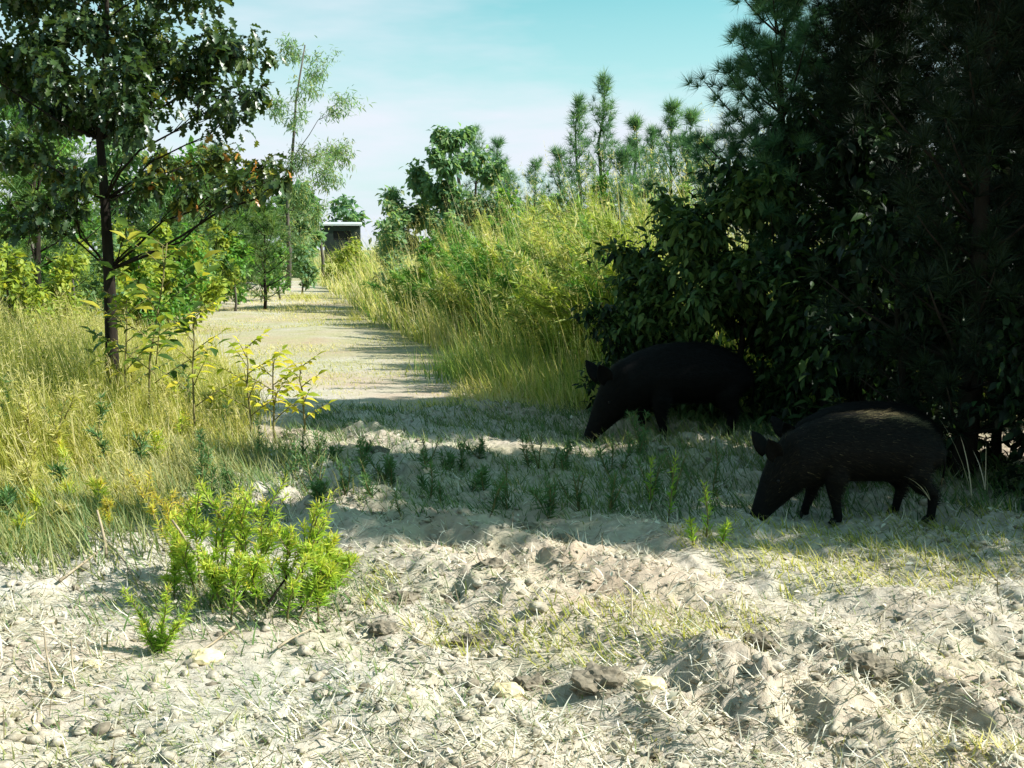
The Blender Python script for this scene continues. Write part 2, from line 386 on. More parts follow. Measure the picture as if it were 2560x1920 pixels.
# ------------------------------------------------------------------ clods, straw, grass
def ico(n=1):
    import bmesh
    bm = bmesh.new(); bmesh.ops.create_icosphere(bm, subdivisions=n, radius=1)
    V = np.array([v.co[:] for v in bm.verts]); F = np.array([[v.index for v in f.verts] for f in bm.faces]); bm.free()
    return V, F
I1, I2, I3 = ico(1), ico(2), ico(4)
def clod_field(name, n, region, smin, smax, mat, label):
    mb = MB(); V0, F0 = I2
    X, Y = region(n); n = len(X)
    S = smin + (smax - smin) * rng.random(n) ** 3
    Z = height(X, Y)
    V = V0[None] * (1 + rng.normal(0, .19, (n, len(V0), 1)))
    V = V * (S[:, None] * np.array([1, 1, .62]) * rng.uniform(.55, 1.5, (n, 3)))[:, None]
    a = rng.uniform(0, 6.28, n); c, s_ = np.cos(a)[:, None], np.sin(a)[:, None]
    V = np.stack([V[..., 0] * c - V[..., 1] * s_, V[..., 0] * s_ + V[..., 1] * c, V[..., 2]], -1)
    V += np.stack([X, Y, Z + S * .15], -1)[:, None]
    mb.add(V.reshape(-1, 3), (np.arange(n)[:, None, None] * len(V0) + F0[None]).reshape(-1, 3))
    o = mb.build(name, mat, smooth=True); tag(o, label, kind='stuff'); return o
def open_ground(n):
    Y = 2.0 + 7.5 * rng.random(n) ** 1.5; X = rng.uniform(-1, 1, n) * (.62 * Y + .3)
    keep = (X > xl(Y) - .2) & (fbm(X * .9, Y * .9, 5, 3) > .30 + .2 * rng.random(n)) & ((X < xr(Y) + .3) | (Y < 8))
    return X[keep], Y[keep]
clod_field('dirt_clods', 9000, open_ground, .004, .026, M['clod'], 'pale crumbled clods of dry soil strewn over the open sandy track')
clod_field('dark_dirt_clods', 1500, open_ground, .004, .022, M['wet_clod'], 'dark damp crumbs of turned soil strewn over the open sandy track')

def straw(n, region, L, label, name, lift=.012, lo=.2):
    mb = MB(); X, Y = region(n); n = len(X)
    P = np.stack([X, Y, height(X, Y) + rng.uniform(0, lift, n)], 1)
    ribbons(mb, P, L * rng.uniform(.3, 1.15, n), rng.uniform(0, 6.28, n), rng.normal(1.30, .26, n), rng.normal(.25, .6, n),
            rng.uniform(.002, .0055, n), np.clip(rng.normal(.45, .33, n), 0, 1), 3, 2.5)
    o = mb.build(name, M['straw']); tag(o, label, kind='stuff'); return o
def straw_region(n):
    Y = 2.2 + 7.0 * rng.random(n) ** 1.35; X = rng.uniform(-1, 1, n) * (.58 * Y + .2)
    d = fbm(X * 1.1 + 4, Y * 1.1, 31, 3)
    left_bare = sstep(-.3, -1.0, X) * sstep(4.6, 3.8, Y)
    keep = (X > xl(Y) - .3) & (d + .34 * rng.random(n) > .40 + .14 * left_bare) & ((X < xr(Y) + .5) | (Y < 8))
    return X[keep], Y[keep]
straw(46000, straw_region, .10, 'pale dry straw and grass trash lying over the sandy track', 'straw_litter')

def litter(n):
    X, Y = straw_region(n); n = len(X); mb = MB()
    P = np.stack([X, Y, height(X, Y) + rng.uniform(0, .015, n)], 1)
    leaves(mb, OVATE, P, unit(rand_dirs(n) * np.array([1, 1, .45])), unit(rand_dirs(n) * .8 + np.array([0, 0, 1])), rng.uniform(.015, .04, n), np.clip(rng.normal(.35, .3, n), 0, 1))
    tag(mb.build('leaf_litter', M['straw']), 'curled dry leaf scraps mixed through the straw on the track', kind='stuff')
litter(5000)
def blade_field(name, n, region, h, w, lean_az, lean, mat, label, segs=4, rmean=.5, rsd=.25, curl=(.5, .4)):
    mb = MB(); X, Y = region(n); n = len(X)
    H = h(X, Y) * np.clip(rng.normal(.85, .25, n), .25, 1.4)
    az = np.where(rng.random(n) < .65, rng.normal(lean_az, .8, n), rng.uniform(0, 6.28, n))
    P = np.stack([X, Y, height(X, Y) - .01], 1)
    patch = fbm(X * .8, Y * .8, 77, 3) - .45
    R = np.clip(rng.normal(rmean, rsd, n) + patch * 1.2, 0, 1)
    ribbons(mb, P, H, az, np.abs(rng.normal(lean, .15, n)), np.abs(rng.normal(*curl, n)), w * rng.uniform(.6, 1.3, n) * (1 + .03 * Y), R, segs)
    o = mb.build(name, M[mat]); tag(o, label, kind='stuff'); return o
def left_region(ymin, ymax, pw):
    def f(n):
        Y = ymin + (ymax - ymin) * rng.random(n) ** pw
        X = xl(Y) + .25 - (np.maximum(.62 * Y + .6 + xl(Y), .5)) * rng.random(n)
        X = X + rng.normal(0, .08, n)
        keep = fbm(X * 1.3, Y * 1.3, 55, 3) + .35 * rng.random(n) > .42
        keep &= np.hypot(X + 3.45, Y - 9) > .1
        return X[keep], Y[keep]
    return f
hl = lambda X, Y: np.interp(Y, [4.5, 5.5, 7, 9, 12, 30], [.16, .34, .54, .80, .75, .7]) * (.38 + .62 * sstep(-.1, 1.3, xl(Y) - X)) * (.7 + .6 * fbm(X * 1.6, Y * 1.6, 71, 2))
blade_field('yellow_grass', 52000, left_region(4.6, 13, 1.2), hl, .0055, math.pi, .18, 'left_grass', 'thick yellow green knee high grass around the oak at the left')
blade_field('distant_yellow_grass', 22000, left_region(12, 62, 1.5), lambda X, Y: .55 + 0 * X, .008, math.pi, .2, 'left_grass', 'pale grass beside the far end of the track at the left', 3, .6)
# tan seed heads rising out of the grass
def seed_heads(name, n, region, h, label, mat):
    X, Y = region(n); n = len(X); mb = MB()
    H = h(X, Y) * rng.uniform(.95, 1.35, n); P = np.stack([X, Y, height(X, Y)], 1)
    az = rng.normal(math.pi, .9, n); tl = np.abs(rng.normal(.12, .1, n)); cu = np.abs(rng.normal(.25, .2, n))
    ribbons(mb, P, H, az, tl, cu, np.full(n, .0035) * (1 + .04 * Y), np.full(n, .85), 3, 6)
    a = tl + cu * .6
    tip = P + np.stack([np.sin(a) * np.cos(az) * H, np.sin(a) * np.sin(az) * H, np.cos(a) * H], 1) * .97
    k = 7
    TP = np.repeat(tip, k, 0) - np.repeat(np.stack([np.sin(a) * np.cos(az), np.sin(a) * np.sin(az), np.cos(a)], 1), k, 0) * (rng.random(n * k) * .16)[:, None]
    leaves(mb, NARROW, TP, unit(rand_dirs(n * k) + np.array([-.2, 0, .5])), rand_dirs(n * k), .05, np.full(n * k, 1.0) - .3 * rng.random(n * k))
    o = mb.build(name, M[mat]); tag(o, label, kind='stuff'); return o
seed_heads('grass_seed_heads', 2600, left_region(5.5, 13, 1.0), hl, 'tan seed heads standing above the yellow green grass at the left', 'left_grass')

def right_region(ymin, ymax, pw, wid=7.0):
    def f(n):
        Y = ymin + (ymax - ymin) * rng.random(n) ** pw
        X = xr(Y) + (wid + .2 * Y) * rng.random(n) ** 1.1
        keep = (X < .32 * Y + 1.5) & (fbm(X * .9, Y * .9, 66, 3) + .35 * rng.random(n) > .40) & ~((Y < 9.4) & (X < 1.4))
        return X[keep], Y[keep]
    return f
hr = lambda X, Y: np.interp(X - xr(Y), [0, .3, .9, 2.2], [.5, .95, 1.4, 1.9]) * (.55 + .95 * fbm(X * .8, Y * .8, 73, 3))
blade_field('tall_reed_grass', 14000, right_region(9.3, 17, 1.2, 5), hr, .008, math.pi, .10, 'tall_grass', 'tall green and gold grass leaning left behind the larger hog', 5, .55, .33, (.3, .3))
blade_field('distant_reed_grass', 20000, right_region(16, 60, 1.4, 9), lambda X, Y: hr(X, Y) * .95, .013, math.pi, .2, 'tall_grass', 'tall pale grass along the right side of the far track', 4, .66, .26, (.5, .3))
seed_heads('reed_plumes', 2400, right_region(9.5, 30, 1.3, 6), lambda X, Y: hr(X, Y) * 1.12, 'feathery tan plumes on the tall grass behind the larger hog', 'tall_grass')
def fringe(n):
    Y = 8.9 + 3.5 * rng.random(n); X = xr(Y) + rng.normal(-.05, .3, n); return X, Y
blade_field('grass_fringe', 5000, fringe, lambda X, Y: .38 + 0 * X, .007, math.pi, .2, 'tall_grass', 'bright short grass fringing the tall grass ahead of the larger hog', 3, .55)

def stubble(n):
    Y = 9.0 + 26 * rng.random(n) ** 1.5; f = rng.random(n); X = xl(Y) + (xr(Y) - xl(Y)) * f
    keep = fbm(X * .9, Y * .5, 44, 3) + .3 * rng.random(n) > .48
    return X[keep], Y[keep]
blade_field('track_stubble', 30000, stubble, lambda X, Y: .05 + .22 * sstep(.45, .62, fbm(X * .7, Y * .4, 45, 2)), .007, math.pi, .5, 'left_grass', 'short sparse grass over the middle part of the track', 2, .8, .25)
def shade_cover(n):
    Y = 5.3 + 4.0 * rng.random(n); X = rng.uniform(-1.7, 3.2, n)
    keep = (fbm(X * 1.5, Y * 1.5, 88, 3) + .4 * rng.random(n) > .52 + .12 * sstep(1.0, -1.0, X)) & (X > xl(Y))
    return X[keep], Y[keep]
blade_field('low_green_grass', 26000, shade_cover, lambda X, Y: .11 + .05 * sstep(0, 1.5, X), .006, math.pi, .5, 'low_weed', 'low green grass and weed seedlings in the shaded strip before the hogs', 3, .4)
def near_tufts(n):
    Y = 2.6 + 2.9 * rng.random(n); X = rng.uniform(-.6, 2.6, n)
    keep = fbm(X * 1.6 + 7, Y * 1.6, 99, 3) + .12 * sstep(.6, 1.8, X) > .56
    return X[keep], Y[keep]
blade_field('dry_grass_tufts', 15000, near_tufts, lambda X, Y: .09 + 0 * X, .005, math.pi, .6, 'left_grass', 'short yellowish grass tufts in the sunlit ground at the right', 3, .7, .2)
def spill(n):
    Y = 4.3 + 3.0 * rng.random(n); X = xl(Y) + rng.normal(.15, .35, n); return X, Y
def sparse_green(n):
    Y = 2.3 + 3.4 * rng.random(n); X = rng.uniform(-1, 1, n) * .56 * Y
    keep = (fbm(X * 1.3 + 3, Y * 1.3, 101, 3) + .35 * rng.random(n) > .68) & (X > xl(Y)); return X[keep], Y[keep]
blade_field('sparse_green_growth', 22000, sparse_green, lambda X, Y: .06 + 0 * X, .005, math.pi, .7, 'low_weed', 'sparse short grey green growth in the sunlit rooted soil', 2, .7, .3)
blade_field('weedy_grass_edge', 6500, spill, lambda X, Y: .20 + 0 * X, .006, math.pi, .4, 'low_weed', 'mixed green weeds along the ragged front edge of the left grass', 3, .75, .25)

# ------------------------------------------------------------------ trees
BEAM = (2.0, 5.44, .66)
def pine(name, label, x, y, H, R, mat, group=None, h0=.12, whorls=None, ntuft=5, nneed=26, nl=.13, nw=.005, upright=.9, spire=.5, bark='bark'):
    t = thing(name, label, 'tree', (x, y, 0), 0, group)
    tr = MB(); br = MB(); cr_ = MB()
    lean = Vector((random.gauss(0, .03), random.gauss(0, .03), 1)) * H
    pts = [lean * (i / 7) + Vector((random.gauss(0, .008 * H), random.gauss(0, .008 * H), 0)) * (i > 0) for i in range(8)]
    tube(tr, pts, [max(.018 * H * (1 - i / 7.4), .006) for i in range(8)], 7)
    whorls = whorls or int(H / .28)
    P = []; D = []
    for w_ in range(whorls):
        f = h0 + (1 - h0) * (w_ + random.random() * .5) / whorls
        if f > .985: continue
        hgt = f * H; base = pts[0].lerp(pts[-1], f)
        Lb = R * (1 - f) ** .75 * (1.0 if f > h0 + .1 else .75) * random.uniform(.7, 1.1) + .10
        a0 = random.random() * 6.28
        for k in range(random.randint(4, 6)):
            a = a0 + k * 6.28 / 5 + random.gauss(0, .25); l = Lb * random.uniform(.6, 1.15)
            d = Vector((math.cos(a), math.sin(a), .25 + upright * f * .9)).normalized()
            q = [base + d * l * s + Vector((0, 0, .22 * l * s * s)) for s in (0, .35, .7, 1)]
            tube(br, q, [.012 * l + .004, .009 * l + .003, .006 * l + .002, .003], 4)
            for s in np.linspace(.25, 1, ntuft):
                i = min(int(s * 3), 2); p = q[i].lerp(q[i + 1], s * 3 - i)
                for _ in range(2 if s > .5 else 1):
                    off = Vector([random.gauss(0, .10 * l) for _ in range(3)]) * (1 if s < .95 else .3)
                    P.append(p + off); D.append((d + off * 2 + Vector((0, 0, .55))).normalized())
    nsp = int(8 * spire) + 3
    for k in range(nsp):
        f = 1 - .22 * spire * k / nsp; P.append(pts[0].lerp(pts[-1], f)); D.append(Vector((random.gauss(0, .2), random.gauss(0, .2), 1)))
    P = np.array([p[:] for p in P]); D = np.array([d[:] for d in D])
    if mat == 'dark_pine':                      # crown gap added to let one sunbeam reach the smaller hog's rump
        rel = P + np.array([x, y, 0]) - np.array(BEAM); along = rel @ np.array(sun_dir)
        P, D = (a[np.linalg.norm(rel - along[:, None] * np.array(sun_dir), axis=1) > .19] for a in (P, D))
    needles(cr_, P, D, nneed, nl, nw, .75, np.clip(rng.normal(.5, .25, len(P)), 0, 1))
    tr.build('trunk', M[bark], t); br.build('limbs', M[bark], t); cr_.build('crown', M[mat], t, False, kind='stuff')
    return t

def blob_tree(name, label, base, blobs, nleaf, lsize, T, mat, cat='tree', bark='grey_bark', r0=.05, group=None, trunk_pts=None, rmean=.4, rsd=.25, droop=.5, parts=0, twigs=7, lead=None):
    """blobs: (world centre, radius, share, warmth). Limbs run from the trunk to each clump of leaves."""
    base = Vector(base); t = thing(name, label, cat, base, 0, group)
    top = max((b[0] for b in blobs), key=lambda c: c.z)
    if trunk_pts is None:
        e = Vector((top.x * .35 + base.x * .65, top.y * .35 + base.y * .65, top.z))
        trunk_pts = bend(base, e, 8, .04, .012)
    trunk_pts = [Vector(p) - base for p in trunk_pts]
    n = len(trunk_pts); tr = MB()
    tube(tr, trunk_pts, [max(r0 * (1.15 if i == 0 else 1) * (1 - i / (n + .6)), .006) for i in range(n)], 9)
    tr.build('trunk', M[bark], t)
    cw = MB(); pieces = []
    tot = sum(b[1] ** 2 * b[2] for b in blobs)
    for c, r, share, warm in blobs:
        c = Vector(c) - base
        zt = max(c.z - .45 * (Vector((c.x, c.y)) - Vector((trunk_pts[0].x, trunk_pts[0].y))).length - .1, trunk_pts[0].z + .25 * (trunk_pts[-1].z - trunk_pts[0].z) if c.z > .6 else .05)
        a = min(trunk_pts, key=lambda q: abs(q.z - zt))
        q = bend(a, c, 6, .10, .03)
        br = MB(); rr = max(.0055 * (c - a).length + .004, r0 * .10)
        tube(br, q, [rr * (1 - i / 6.6) for i in range(6)], 5)
        m = max(6, int(nleaf * r * r * share / tot)); PP = []; DD = []
        for k in range(twigs):
            d = Vector(rand_dirs(1)[0]); d.z *= .7; e = c + d * r * random.uniform(.55, 1.05)
            s0 = q[random.choice((3, 4, 5))]; tq = bend(s0, e, 4, .1, .03)
            tube(br, tq, [rr * .35, rr * .28, rr * .2, rr * .1], 3)
            mm = m // twigs + 1
            s = rng.random(mm) ** .6
            p = np.array([tuple(tq[min(int(v * 3), 2)].lerp(tq[min(int(v * 3), 2) + 1], v * 3 - min(int(v * 3), 2))) for v in s])
            p += rng.normal(0, .16 * r, (mm, 3)); PP.append(p)
            DD.append(unit(rand_dirs(mm) * .8 + np.array(d[:]) * .5 + np.array([0, 0, -droop])))
        br.build('branch', M[bark], t)
        P = np.concatenate(PP); D = np.concatenate(DD); k = len(P)
        N_ = unit(rand_dirs(k) * .7 + np.array([0, 0, 1.0]))
        R = np.clip(rng.normal(rmean + warm, rsd, k), 0, 1); S = lsize * rng.uniform(.6, 1.25, k)
        pieces.append((P, D, N_, S, R))
    P, D, N_, S, R = [np.concatenate([p[i] for p in pieces]) for i in range(5)]
    if parts:                                   # the largest and nearest leaves are parts of their own
        score = (P[:, 1]) - S * 6; order = np.argsort(score); one, rest = order[:parts], order[parts:]
        meshes = []
        for v in range(9):
            mb = MB(); leaves(mb, T, np.zeros((1, 3)), np.array([[0, 1, 0.]]), np.array([[0, 0, 1.]]), 1.0, np.array([v / 8]))
            meshes.append(mb.mesh('leaf', M[mat]))
        for i in one:
            d = D[i]; x_ = unit(np.cross(d, N_[i])); z_ = np.cross(x_, d)
            o = bpy.data.objects.new('leaf', meshes[int(round(R[i] * 8))])
            mt = Matrix(((x_[0], d[0], z_[0], P[i][0]), (x_[1], d[1], z_[1], P[i][1]), (x_[2], d[2], z_[2], P[i][2]), (0, 0, 0, 1)))
            link(o, t); o.matrix_local = mt @ Matrix.Scale(S[i], 4)
        P, D, N_, S, R = P[rest], D[rest], N_[rest], S[rest], R[rest]
    leaves(cw, T, P, D, N_, S, R)
    cw.build('crown', M[mat], t, kind='stuff')
    return t

def PB(px, py, rpx, Y, share=1.0, warm=0.0, dy=0.0):
    Y = Y + dy; return (at(px, py, Y), rpx / F_PX * Y, share, warm)
def wide(B, k): return [(c, r * k, s_, w_) for c, r, s_, w_ in B]

# the oak at the left
OY = 9.0
J = lambda: random.uniform(-.9, .6)
oak = [PB(x, y, r, OY, s, w * (1.3 if w > .1 else 1), J()) for x, y, r, s, w in [
    (30, 32, 38, 1.1, 0), (85, 28, 42, 1.1, 0), (150, 36, 42, 1.1, 0), (208, 42, 40, 1, .05), (252, 42, 30, .9, .05), (195, 82, 28, .9, .08),
    (245, 92, 26, 1.1, -.05), (232, 112, 20, 1, -.05), (98, 102, 40, 1.5, -.15), (52, 108, 30, 1.4, -.15), (142, 110, 30, 1.2, -.1), (60, 70, 34, 1, 0), (120, 66, 34, .9, 0),
    (150, 75, 30, 1, 0), (20, 75, 34, 1, 0), (20, 150, 26, .9, .05), (168, 158, 24, .9, .25), (215, 163, 27, 1, .22), (258, 168, 27, 1, .22), (190, 188, 20, 1, .15), (235, 186, 22, 1, .12), (284, 176, 17, .9, .2),
    (55, 163, 21, 1, .18), (82, 172, 21, 1, .05), (68, 192, 18, 1, .05), (24, 218, 24, 1.1, -.05), (48, 206, 16, 1, 0), (128, 205, 12, .8, .05), (150, 186, 18, .9, .12),
    (95, -30, 60, .8, 0), (180, -20, 48, .8, 0), (25, -20, 50, .8, 0), (110, -110, 55, .7, 0), (-40, 40, 45, .9, 0), (-30, 130, 40, .8, 0)]]
ob = on_ground(113, 413)
blob_tree('oak_tree', 'dark oak with lobed leaves turning yellow standing in grass at left', ob, wide(oak, 1.08), 9800, .108, OAK, 'oak_leaf', 'tree', 'bark', .062,
          trunk_pts=[at(113, 413, OY), at(112, 350, OY), at(109, 270, OY), at(105, 200, OY), at(100, 140, OY), at(104, 80, OY), at(107, 20, OY), at(106, -60, OY)], parts=300, droop=.55, rmean=.27, rsd=.22, twigs=11)

# slim feathery tree behind the oak
SY = 38
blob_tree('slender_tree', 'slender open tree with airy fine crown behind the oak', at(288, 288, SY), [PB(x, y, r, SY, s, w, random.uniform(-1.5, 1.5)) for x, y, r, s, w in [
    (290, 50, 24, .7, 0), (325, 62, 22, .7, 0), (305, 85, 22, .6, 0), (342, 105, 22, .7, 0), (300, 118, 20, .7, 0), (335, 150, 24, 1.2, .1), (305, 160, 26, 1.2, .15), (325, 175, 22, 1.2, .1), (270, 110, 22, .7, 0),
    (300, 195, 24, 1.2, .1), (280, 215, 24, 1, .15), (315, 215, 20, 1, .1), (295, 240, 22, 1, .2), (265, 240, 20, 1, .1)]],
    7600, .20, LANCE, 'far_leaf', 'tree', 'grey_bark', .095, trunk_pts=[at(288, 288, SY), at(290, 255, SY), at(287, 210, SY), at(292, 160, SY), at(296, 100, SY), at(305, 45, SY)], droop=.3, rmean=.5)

# round topped tree in the middle
MY = 26
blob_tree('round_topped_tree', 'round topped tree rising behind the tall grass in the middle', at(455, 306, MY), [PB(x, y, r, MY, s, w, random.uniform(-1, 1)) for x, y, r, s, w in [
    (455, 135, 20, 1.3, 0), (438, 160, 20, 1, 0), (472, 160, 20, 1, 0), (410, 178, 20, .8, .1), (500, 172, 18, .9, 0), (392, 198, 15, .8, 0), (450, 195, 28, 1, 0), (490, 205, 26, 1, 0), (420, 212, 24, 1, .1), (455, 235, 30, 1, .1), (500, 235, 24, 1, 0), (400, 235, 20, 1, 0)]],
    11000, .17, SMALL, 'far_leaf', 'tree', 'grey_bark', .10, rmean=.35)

# pines with bare leaders on the skyline
for (px, py, Y, R, lab) in [(580, 99, 24, 1.15, 'young pine second tallest of the skyline spires, left of the tallest'), (604, 74, 25, 1.2, 'tallest narrow young pine spire on the skyline over the tall grass'),
                            (636, 117, 23, 1.0, 'short young pine spire just right of the tallest spire'), (668, 105, 22, 1.2, 'young pine spire nearest the dark right hand woods'), (650, 128, 26, 1.1, 'thin young pine between the two right hand spires'),
                            (534, 160, 30, 1.6, 'low young pine in the skyline dip right of the round topped tree'), (480, 128, 32, 1.6, 'young pine tip peeping out behind the round topped tree'), (497, 142, 30, 1.5, 'young pine tip right of the round topped crown'),
                            (558, 150, 27, 1.3, 'small young pine left of the pair of tall spires'), (682, 116, 20, 1.1, 'young pine half hidden by the dark right hand woods'), (620, 150, 21, 1.3, 'bushy young pine below the tallest spire'), (515, 172, 34, 1.6, 'small far young pine left of the skyline dip'), (700, 140, 17, 1.0, 'young pine against the edge of the dark woods')]:
    p = at(px, py, Y)
    pine('young_pine', lab, p.x, Y, p.z, R * .78, 'pine', 'young pines on the skyline', .05, int(p.z / .36), 4, 15, .24, .011, 1.7, 1.3)
for (px, py, Y, R, mat, lab) in [(20, 70, 14, 1.3, 'lit_pine', 'bright green pine at the left edge behind the oak'), (205, 150, 24, 1.6, 'lit_pine', 'green pine seen under the oak branch to the right of its trunk'),
                                 (235, 195, 27, 1.5, 'lit_pine', 'low green pine under the tip of the oak branch'), (180, 205, 20, 1.2, 'lit_pine', 'small green pine close behind the oak trunk'), (262, 205, 25, 1.3, 'lit_pine', 'low green pine at the foot of the slender tree'),
                                 (60, 150, 22, 1.8, 'lit_pine', 'green pine behind the left half of the oak')]:
    p = at(px, py, Y); pine('green_pine', lab, p.x, Y, p.z, R, mat, 'green pines behind the oak', .06, None, 4, 22, .2, .014, .8, .5)

# shrubs
def shrub(label, px, ytop, Y, wpx, mat, n, ls, T=SMALL, name='shrub', group=None, bark='grey_bark', rm=.5):
    base = at(px, 250 + CAM_Z * F_PX / Y, Y); base.z = -.02; top = at(px, ytop, Y); H = top.z; r = wpx / F_PX * Y / 2; B = []
    for k in range(7):
        f = (k + .5) / 7; a = random.random() * 6.28; rr = r * .55
        B.append((Vector((base.x + math.cos(a) * r * .55 * (1.1 - f), Y + math.sin(a) * r * .55 * (1.1 - f), max(H * (.25 + .65 * f), rr * .6))), max(rr * (1.15 - .5 * f), .12), 1, 0))
    return blob_tree(name, label, base, B, n, ls, T, mat, 'shrub', bark, .03, group, rmean=rm, twigs=6, droop=.1)
G2 = 'shrubs behind the left grass'
for a in [('yellow green shrub at the far left edge below the oak', 15, 235, 12, 90, 'yellow_shrub', 1500, .09), ('yellow green shrub close behind the oak trunk at left', 75, 240, 13, 90, 'yellow_shrub', 1500, .09),
          ('yellow green shrub between oak trunk and leafy sapling', 140, 232, 15, 90, 'yellow_shrub', 1500, .10), ('yellow green bush right of the leafy sapling', 195, 225, 19, 70, 'yellow_shrub', 1300, .12),
          ('rounded green bush before the low pines at left', 235, 230, 24, 70, 'shrub_leaf', 1300, .14), ('green bush at the end of the track left of the hut', 280, 240, 30, 60, 'shrub_leaf', 1200, .16),
          ('grey green bush directly left of the hut', 302, 240, 34, 40, 'far_leaf', 1100, .18)]:
    shrub(*a, group=G2)
G3 = 'shrubs among the tall grass'
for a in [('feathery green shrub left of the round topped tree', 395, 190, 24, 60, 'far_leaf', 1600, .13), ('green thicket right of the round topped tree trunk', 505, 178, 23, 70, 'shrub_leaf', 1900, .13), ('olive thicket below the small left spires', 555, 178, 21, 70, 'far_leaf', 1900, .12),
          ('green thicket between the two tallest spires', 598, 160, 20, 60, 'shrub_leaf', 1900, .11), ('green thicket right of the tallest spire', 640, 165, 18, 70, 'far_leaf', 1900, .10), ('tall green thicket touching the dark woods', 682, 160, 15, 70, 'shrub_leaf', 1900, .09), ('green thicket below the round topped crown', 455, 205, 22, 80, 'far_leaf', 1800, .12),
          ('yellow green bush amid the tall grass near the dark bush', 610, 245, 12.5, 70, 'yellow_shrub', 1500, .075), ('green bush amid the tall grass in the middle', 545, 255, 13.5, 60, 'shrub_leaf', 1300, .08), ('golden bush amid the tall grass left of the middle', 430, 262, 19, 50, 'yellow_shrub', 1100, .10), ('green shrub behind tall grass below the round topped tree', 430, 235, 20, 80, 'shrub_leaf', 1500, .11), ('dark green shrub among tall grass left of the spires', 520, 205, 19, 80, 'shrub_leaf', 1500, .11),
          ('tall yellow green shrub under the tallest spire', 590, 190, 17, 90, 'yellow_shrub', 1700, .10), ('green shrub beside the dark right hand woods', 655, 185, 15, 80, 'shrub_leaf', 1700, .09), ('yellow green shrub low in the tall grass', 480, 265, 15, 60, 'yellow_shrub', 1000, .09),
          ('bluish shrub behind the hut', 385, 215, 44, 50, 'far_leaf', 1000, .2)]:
    shrub(*a, group=G3)
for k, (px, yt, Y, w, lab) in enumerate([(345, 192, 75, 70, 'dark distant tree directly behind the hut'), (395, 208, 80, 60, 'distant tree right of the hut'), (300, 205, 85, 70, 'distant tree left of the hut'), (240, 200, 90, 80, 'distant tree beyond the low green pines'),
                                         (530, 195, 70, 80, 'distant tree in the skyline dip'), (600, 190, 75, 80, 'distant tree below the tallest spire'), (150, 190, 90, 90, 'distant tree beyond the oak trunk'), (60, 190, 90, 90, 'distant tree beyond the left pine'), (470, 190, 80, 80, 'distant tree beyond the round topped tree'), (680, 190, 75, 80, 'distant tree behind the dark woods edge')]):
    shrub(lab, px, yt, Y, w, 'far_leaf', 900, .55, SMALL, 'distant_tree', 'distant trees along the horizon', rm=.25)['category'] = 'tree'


def tall_weed(b, h, lean, n, name='tall_weed', label=None, group='feathery weeds among the tall grass', mat='tall_grass', rlo=.1, rhi=.7):
    if label is None: label = {'shrub_leaf': 'bright green', 'yellow_shrub': 'yellow green'}.get(mat, 'golden' if rhi > .9 else 'dull green' if rhi < .6 else 'green and gold') + (' tall' if h > 1.8 else ' low' if h < 1.2 else '') + ' weed ' + ('far back' if b.y > 15 else 'near the front' if b.y < 12.5 else 'midway back') + ' in the tall grass, ' + ('track side' if b.x / b.y < -.02 else 'toward the dark woods' if b.x / b.y > .07 else 'at its middle')
    t = thing(name, label, 'weed', b, 0, group); st = MB(); mb = MB()
    for k in range(random.randint(2, 3)):
        hh = h * random.uniform(.75, 1.05); lx = -lean * random.uniform(.5, 1.3); ly = random.gauss(0, .15)
        q = [Vector((lx * s ** 2, ly * s ** 2, hh * (s - .12 * s ** 3))) for s in np.linspace(0, 1, 7)]
        tube(st, q, [.007 * (1 - i / 7.5) + .001 for i in range(7)], 4)
        Q = np.array([p[:] for p in q]); s_ = .25 + .75 * rng.random(n) ** .8; i = np.minimum((s_ * 6).astype(int), 5)
        P = Q[i] + (Q[i + 1] - Q[i]) * (s_ * 6 - i)[:, None] + rng.normal(0, .05, (n, 3)) * (1.2 - s_)[:, None]
        D = unit(rand_dirs(n) * .7 + np.array([-.5, 0, .35]))
        leaves(mb, NARROW, P, D, unit(rand_dirs(n)), .17 * rng.uniform(.5, 1.2, n) * (1.2 - .5 * s_), np.clip(rlo + (rhi - rlo) * rng.random(n) + rng.normal(0, .1), 0, 1))
    st.build('stem', M['stem'], t); mb.build('foliage', M[mat], t, kind='stuff'); return t
for k in range(100):
    Y = random.uniform(10.2, 20); lo = float(xr(Y)) + .55; hi = .155 * Y
    x = lo + (hi - lo) * random.random()
    h = min(1.0 + .6 * (x - lo + .3), 2.2) * random.uniform(.8, 1.2); m_ = random.choice(('tall_grass', 'tall_grass', 'shrub_leaf', 'shrub_leaf', 'yellow_shrub'))
    tall_weed(Vector((x, Y, 0)), h, random.uniform(.35, .8), 300, mat=m_, rlo=random.choice((0, .2, .4)), rhi=random.choice((.5, .7, .95)))
for px, py, tx, ty, Y, lab in [(627, 330, 560, 185, 10.5, 'long dark weed stem arching left from the dark bush'), (585, 330, 548, 205, 11.0, 'second long weed stem arching left in front of the spires'), (648, 330, 600, 200, 11.5, 'tall leaning weed beside the dark woods')]:
    b = at(px, 250 + 1470 / Y, Y); b.z = 0; e = at(tx, ty, Y)
    tall_weed(b, e.z * 1.08, b.x - e.x, 200, 'tall_weed', lab)

